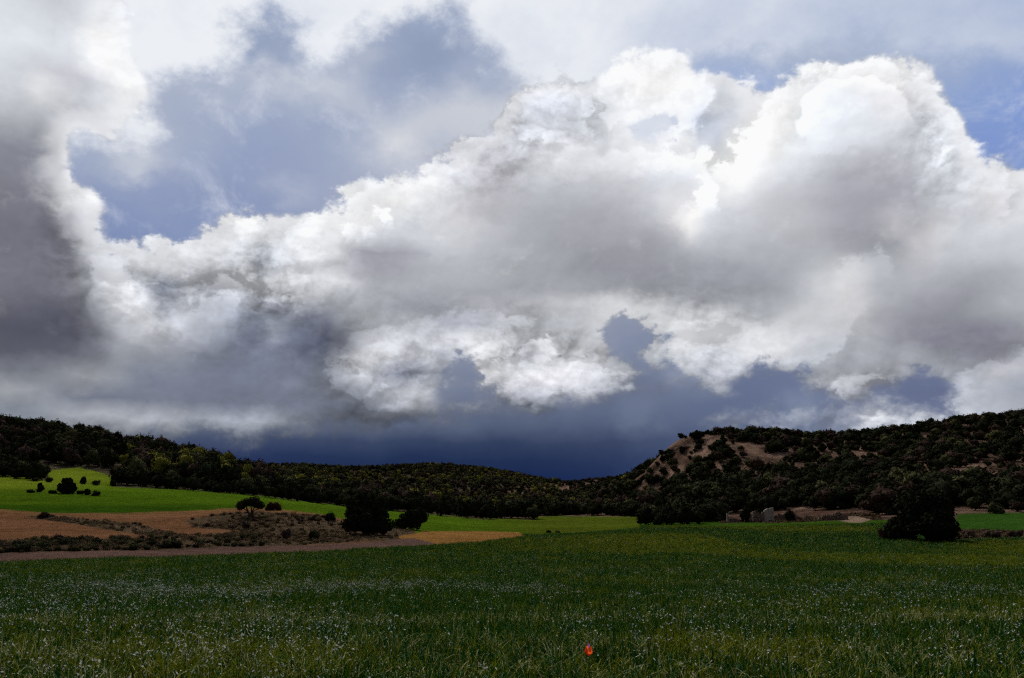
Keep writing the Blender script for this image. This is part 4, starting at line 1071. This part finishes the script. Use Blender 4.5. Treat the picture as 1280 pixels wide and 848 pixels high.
# where cloud faces show crisp billows (1) or smooth grey undersides (0)
tex = np.clip(.07 + .6 * np.exp(-np.abs(sF) / 26.0), 0, 1)
for (cx, cy, rx, ry, a_) in [(240, 340, 150, 60, .9), (330, 370, 60, 50, 1), (580, 450, 180, 45, 1), (700, 110, 60, 40, 1), (870, 420, 60, 50, .9), (600, 180, 90, 50, .9), (1190, 180, 60, 60, .9), (150, 340, 50, 60, .8), (1080, 500, 90, 30, .7),
                             (60, 400, 120, 80, -.25), (480, 320, 100, 30, -.15), (800, 320, 200, 60, -.15), (330, 460, 120, 50, -.2), (1200, 400, 100, 40, -.1)]:
    g_ = np.exp(-(((GPX - cx) / rx) ** 2 + ((GPY - cy) / ry) ** 2))
    tex = np.clip(tex * (1 - g_ * abs(a_)) + (g_ * a_ if a_ > 0 else 0), 0.05, 1)
RNG = 60.0
G3 = np.stack([np.clip(sF / RNG, -1, 1) * .5 + .5, np.clip(sB / RNG, -1, 1) * .5 + .5, tex], -1)

# the separate billows that stand in front of one another inside the cloud mass
LOBES = [
 [[(578, 500), (585, 475), (592, 455), (610, 440), (640, 425), (655, 408), (670, 412), (700, 435), (720, 430), (745, 440), (770, 455), (800, 465), (815, 475), (795, 494), (740, 505), (680, 512), (590, 512)],
  [(262, 300), (258, 283), (285, 268), (310, 262), (335, 265), (348, 280), (335, 300), (300, 312)],
  [(205, 430), (210, 400), (235, 375), (262, 350), (285, 340), (300, 352), (310, 380), (318, 400), (300, 420), (270, 440), (240, 450)],
  [(845, 300), (838, 270), (850, 240), (870, 215), (900, 195), (925, 165), (955, 108), (1000, 84), (1060, 60), (1130, 60), (1180, 100), (1215, 150), (1240, 182), (1270, 200), (1270, 300), (1200, 360), (1000, 370), (880, 350)],
  [(1010, 480), (1030, 462), (1070, 455), (1110, 460), (1150, 470), (1120, 490), (1060, 505), (1020, 500)],
  [(636, 130), (652, 104), (680, 88), (705, 82), (735, 92), (750, 110), (750, 170), (700, 190), (640, 190)],
  [(-20, 500), (20, 478), (70, 470), (130, 468), (120, 482), (60, 492)],
  [(415, 305), (425, 278), (452, 260), (490, 248), (512, 262), (500, 290), (450, 312)]],
 [[(640, 502), (644, 478), (664, 457), (700, 452), (738, 464), (764, 482), (742, 500), (680, 507)],
  [(462, 508), (468, 482), (490, 470), (520, 480), (545, 502), (500, 512)],
  [(224, 420), (228, 395), (250, 372), (280, 362), (292, 380), (280, 405), (255, 425)],
  [(1000, 170), (1010, 130), (1040, 105), (1085, 98), (1120, 115), (1130, 150), (1100, 180), (1040, 190)],
  [(440, 430), (470, 415), (510, 408), (560, 400), (600, 398), (640, 400), (655, 410), (600, 440), (570, 445), (520, 440), (480, 445), (450, 450)],
  [(340, 330), (350, 300), (375, 275), (400, 262), (430, 252), (470, 225), (520, 212), (560, 195), (590, 240), (590, 300), (520, 340), (430, 345), (400, 350), (370, 352)],
  [(812, 460), (820, 438), (835, 420), (855, 408), (890, 405), (930, 415), (955, 430), (930, 460), (900, 478), (880, 470), (860, 450), (835, 462)],
  [(1048, 535), (1052, 516), (1075, 508), (1100, 503), (1125, 508), (1150, 512), (1180, 505), (1215, 510), (1240, 525), (1240, 560), (1050, 560)],
  [(118, 400), (122, 360), (140, 330), (160, 345), (180, 355), (195, 385), (190, 410), (150, 420)],
  [(1190, 500), (1200, 470), (1240, 460), (1300, 440), (1300, 540), (1200, 520)]],
 [[(300, 365), (318, 345), (345, 350), (370, 350), (400, 340), (412, 370), (380, 388), (340, 392), (318, 380)],
  [(960, 440), (965, 415), (990, 400), (1020, 380), (1040, 355), (1060, 335), (1100, 325), (1120, 345), (1090, 370), (1060, 400), (1040, 430), (1010, 455), (975, 460)],
  [(752, 120), (760, 78), (800, 56), (835, 50), (868, 65), (884, 95), (888, 130), (860, 150), (800, 155), (765, 150)],
  [(400, 480), (410, 448), (440, 438), (458, 450), (470, 470), (500, 482), (520, 490), (545, 500), (560, 508), (500, 516), (440, 508), (415, 495)],
  [(560, 235), (570, 200), (600, 180), (640, 168), (680, 172), (720, 182), (760, 205), (790, 192), (840, 188), (880, 196), (880, 290), (720, 300), (600, 300)],
  [(90, 290), (88, 260), (100, 235), (122, 234), (142, 255), (138, 280), (125, 305), (105, 320)]]]
L2 = LOBES[2]
LOBES = [LOBES[0] + [L2[0], L2[3]], LOBES[1] + [L2[1], L2[2], L2[4], L2[5]]]
SL = []
for grp_ in LOBES:
    sd_ = np.full(GPX.shape, -999.0)
    for pl in grp_: sd_ = np.maximum(sd_, sdf(GPX, GPY, pl))
    SL.append(np.clip(sd_ / RNG, -1, 1) * .5 + .5)
# undersides melt into the grey below them instead of ending in an edge
amp_ = np.ones(GPX.shape)
def segdist(x0, y0, x1, y1):
    ex, ey = x1 - x0, y1 - y0
    t = np.clip(((GPX - x0) * ex + (GPY - y0) * ey) / (ex * ex + ey * ey), 0, 1)
    return np.hypot(GPX - x0 - t * ex, GPY - y0 - t * ey)
for x0, y0, x1, y1, w_, k_ in [(875, 350, 1000, 370, 45, 1), (1000, 370, 1200, 355, 50, 1), (1200, 355, 1280, 290, 50, 1), (400, 352, 590, 345, 34, 1), (590, 345, 590, 250, 22, 1), (610, 300, 880, 295, 48, 1), (870, 290, 870, 320, 30, .6),
                               (220, 450, 310, 420, 25, .6), (450, 450, 600, 445, 16, .8), (640, 192, 750, 190, 22, .8), (280, 314, 345, 300, 16, .7), (130, 415, 190, 412, 20, .8), (640, 525, 800, 520, 8, .3), (1060, 505, 1150, 480, 14, .5), (415, 310, 510, 290, 18, .7), (1000, 185, 1130, 180, 26, .9), (1130, 180, 1135, 130, 14, .7), (225, 425, 290, 410, 12, .6), (340, 352, 400, 350, 10, .5)]:
    amp_ = amp_ * (1 - k_ * np.exp(-(segdist(x0, y0, x1, y1) / w_) ** 2))
SL.append(amp_)
G4 = np.stack(SL, -1)

# lookup of a table by azimuth (ramps) and elevation (blended rows)
tcn = nt.nodes.new('ShaderNodeTexCoord').outputs['Generated']
dirv = vmth(nt, 'NORMALIZE', tcn)
def azel(vec):
    s = nt.nodes.new('ShaderNodeSeparateXYZ'); lk(nt, vec, s.inputs[0])
    az = mth(nt, 'ARCTAN2', s.outputs[0], s.outputs[1]); el = mth(nt, 'ARCSINE', s.outputs[2])
    return az, el
az, el = azel(dirv)
def ramp_row(vals64):
    """one elevation row: two 32-stop ramps (left and right half) in a small node group of its own"""
    g = bpy.data.node_groups.new('sky_row', 'ShaderNodeTree')
    for nm in ('left', 'right', 'side'): g.interface.new_socket(nm, in_out='INPUT', socket_type='NodeSocketFloat')
    g.interface.new_socket('colour', in_out='OUTPUT', socket_type='NodeSocketColor')
    gi = g.nodes.new('NodeGroupInput'); go = g.nodes.new('NodeGroupOutput')
    outs = []
    for half in (0, 1):
        cr = g.nodes.new('ShaderNodeValToRGB'); e = cr.color_ramp; e.interpolation = 'LINEAR'
        for k in range(1, 31): e.elements.new(k / 31)
        for k in range(32):
            e.elements[k].color = (*[float(q) for q in vals64[half * 32 + k]], 1)
        g.links.new(gi.outputs[half], cr.inputs[0]); outs.append(cr.outputs[0])
    g.links.new(mixc(g, gi.outputs[2], outs[0], outs[1]), go.inputs[0])
    return g

def make_rows(G, step=1): return [ramp_row(G[r_]) for r_ in range(0, NR, step)]

def table(rows, az, el, step=1):
    uL = mth(nt, 'MULTIPLY_ADD', az, 1 / R(AZM), c=1.0, clamp=True)
    uR = mth(nt, 'MULTIPLY', az, 1 / R(AZM), clamp=True)
    side = mth(nt, 'GREATER_THAN', az, 0.0)
    v = mth(nt, 'MULTIPLY', el, (NR - 1) / step / R(ELM))
    acc = None
    for n_, g in enumerate(rows):
        gn = nt.nodes.new('ShaderNodeGroup'); gn.node_tree = g
        for k, s_ in enumerate((uL, uR, side)): lk(nt, s_, gn.inputs[k])
        acc = gn.outputs[0] if acc is None else mixc(nt, mth(nt, 'SUBTRACT', v, float(n_ - 1), clamp=True), acc, gn.outputs[0])
    return acc
def smooth(x, a, b):
    mr = nt.nodes.new('ShaderNodeMapRange'); mr.interpolation_type = 'SMOOTHSTEP'
    lk(nt, x, mr.inputs[0]); mr.inputs[1].default_value = a; mr.inputs[2].default_value = b
    return mr.outputs[0]
# warped look-up direction: ragged, billowing edges
flat = nt.nodes.new('ShaderNodeMapping'); lk(nt, dirv, flat.inputs[0]); flat.inputs['Scale'].default_value = (1, 1, 1.35)
q = flat.outputs[0]
wn = noise(nt, q, 13, 10, .62, True)
wv = vmth(nt, 'SUBTRACT', wn, (.5, .5, .5)); ws = nt.nodes.new('ShaderNodeSeparateXYZ'); lk(nt, wv, ws.inputs[0])
WA = .048
azw = mth(nt, 'MULTIPLY_ADD', ws.outputs[0], WA, c=az); elw = mth(nt, 'MULTIPLY_ADD', ws.outputs[1], WA * .8, c=el)
T1 = table(make_rows(C1l), azw, elw)
T2 = table(make_rows(B1l), mth(nt, 'MULTIPLY_ADD', ws.outputs[2], .10, c=az), mth(nt, 'MULTIPLY_ADD', ws.outputs[1], mth(nt, 'MULTIPLY_ADD', smooth(el, R(7), R(14)), .06, c=.03), c=el))
azm = mth(nt, 'MULTIPLY_ADD', ws.outputs[0], .05, c=az); elm = mth(nt, 'MULTIPLY_ADD', ws.outputs[1], .05, c=el)
T3 = table(make_rows(G3), azm, elm)
s3 = nt.nodes.new('ShaderNodeSeparateColor'); lk(nt, T3, s3.inputs[0])
mF, mB, tx = s3.outputs
T4 = table(make_rows(G4), mth(nt, 'MULTIPLY_ADD', ws.outputs[1], .05, c=az), mth(nt, 'MULTIPLY_ADD', ws.outputs[2], .05, c=el))
s4 = nt.nodes.new('ShaderNodeSeparateColor'); lk(nt, T4, s4.inputs[0])
en = noise(nt, q, 26, 8, .62)
en2 = noise(nt, vmth(nt, 'ADD', q, (3.1, 1.7, .4)), 18, 8, .65)
# relief: difference of the billow field towards the sun
vor2 = nt.nodes.new('ShaderNodeTexVoronoi'); vor2.feature = 'SMOOTH_F1'; vor2.inputs['Scale'].default_value = 26; vor2.inputs['Detail'].default_value = 2; vor2.inputs['Roughness'].default_value = .5; vor2.inputs['Smoothness'].default_value = .35
def bil(v): return noise(nt, v, 15, 6, .55)
b0 = bil(q)
r1 = mth(nt, 'SUBTRACT', b0, bil(vmth(nt, 'ADD', q, (-.008, 0.0, .020))))
vor = nt.nodes.new('ShaderNodeTexVoronoi'); vor.feature = 'SMOOTH_F1'; vor.inputs['Scale'].default_value = 26; vor.inputs['Detail'].default_value = 2; vor.inputs['Roughness'].default_value = .5; vor.inputs['Smoothness'].default_value = .6
lk(nt, vmth(nt, 'ADD', q, vmth(nt, 'SCALE', wv, .10)), vor.inputs['Vector'])
vor.inputs['Smoothness'].default_value = .35
qv = vmth(nt, 'ADD', q, vmth(nt, 'SCALE', wv, .10))
lk(nt, vmth(nt, 'ADD', qv, (-.004, 0.0, .009)), vor2.inputs['Vector'])
puff = mth(nt, 'SUBTRACT', vor2.outputs['Distance'], vor.outputs['Distance'])
pf = mth(nt, 'SUBTRACT', .42, vor.outputs['Distance'])
edge_in = mth(nt, 'ADD', mth(nt, 'SUBTRACT', mF, .5), mth(nt, 'ADD', mth(nt, 'MULTIPLY', mth(nt, 'SUBTRACT', en, .5), .55), mth(nt, 'MULTIPLY', pf, .12)))
aF = mixc(nt, smooth(el, R(6), R(12)), smooth(edge_in, -.16, .17), smooth(edge_in, -.055, .075))
ebil = mth(nt, 'ADD', mth(nt, 'MULTIPLY', mth(nt, 'SUBTRACT', en, .5), .42), mth(nt, 'MULTIPLY', pf, .18))
lobe = None
for k_ in range(2):
    e_ = mth(nt, 'ADD', mth(nt, 'SUBTRACT', s4.outputs[k_], .5), ebil if k_ != 1 else mth(nt, 'MULTIPLY', ebil, -.9))
    ins_ = smooth(e_, -.035, .06)
    br = mth(nt, 'MULTIPLY', ins_, mth(nt, 'SUBTRACT', 1.0, smooth(e_, .04, .40)))
    dk = mth(nt, 'MULTIPLY', mth(nt, 'SUBTRACT', 1.0, ins_), smooth(e_, -.38, -.01))
    t_ = mth(nt, 'SUBTRACT', mth(nt, 'MULTIPLY', br, .16), mth(nt, 'MULTIPLY', dk, .21))
    lobe = t_ if lobe is None else mth(nt, 'ADD', lobe, t_)
aB = smooth(mth(nt, 'ADD', mth(nt, 'SUBTRACT', mB, .5), mth(nt, 'MULTIPLY', mth(nt, 'SUBTRACT', en2, .5), .75)), -.16, .20)
# high veil behind everything
vr = nt.nodes.new('ShaderNodeMapRange'); lk(nt, az, vr.inputs[0]); vr.inputs[1].default_value = R(5); vr.inputs[2].default_value = R(30)
vn = noise(nt, vmth(nt, 'ADD', q, (5, 2, 1)), 5, 8, .6)
vv = mth(nt, 'ADD', vr.outputs[0], mth(nt, 'MULTIPLY', mth(nt, 'SUBTRACT', vn, .5), 1.8), clamp=True)
veil = mixc(nt, vv, tuple(lin((236, 239, 244))), tuple(lin((176, 189, 214))))
# thin wisps over the blue
wsp = smooth(noise(nt, vmth(nt, 'ADD', q, (1, 7, 3)), 11, 9, .66, dist=.4), .50, .80)
blue_c = mixc(nt, mth(nt, 'MULTIPLY', wsp, mth(nt, 'MULTIPLY', smooth(el, R(14), R(20)), .55)), T2, tuple(lin((225, 229, 238))))
nsk = vmth(nt, 'SCALE', sky.outputs[0], .1)
blue_c = mixc(nt, mth(nt, 'MULTIPLY', smooth(el, R(8), R(24)), .03), blue_c, nsk)
back = mixc(nt, aB, veil, blue_c)
txk = mth(nt, 'MULTIPLY', tx, 1.0)
lit = mth(nt, 'ADD', mth(nt, 'MULTIPLY', r1, mth(nt, 'MULTIPLY_ADD', txk, 2.2, c=.10)), mth(nt, 'MULTIPLY', pf, mth(nt, 'MULTIPLY', txk, .22)))
lit = mth(nt, 'ADD', lit, mth(nt, 'MULTIPLY', mth(nt, 'SUBTRACT', en, .5), mth(nt, 'MULTIPLY_ADD', txk, .40, c=.04)))
fine = mth(nt, 'SUBTRACT', noise(nt, q, 48, 6, .6), noise(nt, vmth(nt, 'ADD', q, (-.003, 0, .007)), 48, 6, .6))
lit = mth(nt, 'ADD', lit, mth(nt, 'MULTIPLY', fine, mth(nt, 'MULTIPLY_ADD', txk, .7, c=.02)))
lit = mth(nt, 'ADD', lit, mth(nt, 'MULTIPLY', puff, mth(nt, 'MULTIPLY_ADD', txk, .62, c=.0)))
lit = mth(nt, 'MINIMUM', mth(nt, 'MAXIMUM', lit, -.30), .30)
lit = mth(nt, 'ADD', lit, mth(nt, 'MINIMUM', mth(nt, 'MAXIMUM', mth(nt, 'MULTIPLY', lobe, s4.outputs[2]), -.30), .25))
front = vmth(nt, 'SCALE', T1, mth(nt, 'ADD', lit, 1.0))
rim = mth(nt, 'MULTIPLY', mth(nt, 'MULTIPLY', smooth(edge_in, -.02, .06), mth(nt, 'SUBTRACT', 1.0, smooth(edge_in, .08, .42))), mth(nt, 'MULTIPLY', smooth(el, R(7), R(17)), .55))
front = mixc(nt, rim, front, (.90, .91, .93))
front = vmth(nt, 'MINIMUM', front, (.96, .965, .97))
fin = mixc(nt, aF, back, front)
# unseen sky overhead and behind dimmed to cut ambient light on the land
dt = nt.nodes.new('ShaderNodeVectorMath'); dt.operation = 'DOT_PRODUCT'; lk(nt, dirv, dt.inputs[0]); dt.inputs[1].default_value = (0, math.cos(R(14)), math.sin(R(14)))
mrd = nt.nodes.new('ShaderNodeMapRange'); mrd.interpolation_type = 'SMOOTHSTEP'; lk(nt, dt.outputs['Value'], mrd.inputs[0])
mrd.inputs[1].default_value = .2; mrd.inputs[2].default_value = .74; mrd.inputs[3].default_value = .22; mrd.inputs[4].default_value = 1
lk(nt, vmth(nt, 'SCALE', fin, mth(nt, 'MULTIPLY', mrd.outputs[0], 10.0)), bg.inputs[0])
wd.cycles.sampling_method = 'MANUAL'; wd.cycles.sample_map_resolution = 512

# ------------------------------------------------------------------ render settings
sc.render.engine = 'CYCLES'
sc.view_settings.view_transform = 'Standard'; sc.view_settings.look = 'None'
sc.view_settings.exposure = 0; sc.view_settings.gamma = 1
sc.cycles.use_denoising = False
sc.cycles.use_adaptive_sampling = True; sc.cycles.adaptive_threshold = .02; sc.cycles.adaptive_min_samples = 8
sc.cycles.max_bounces = 3; sc.cycles.diffuse_bounces = 1; sc.cycles.glossy_bounces = 1; sc.cycles.transmission_bounces = 2
sc.cycles.filter_width = 1.3
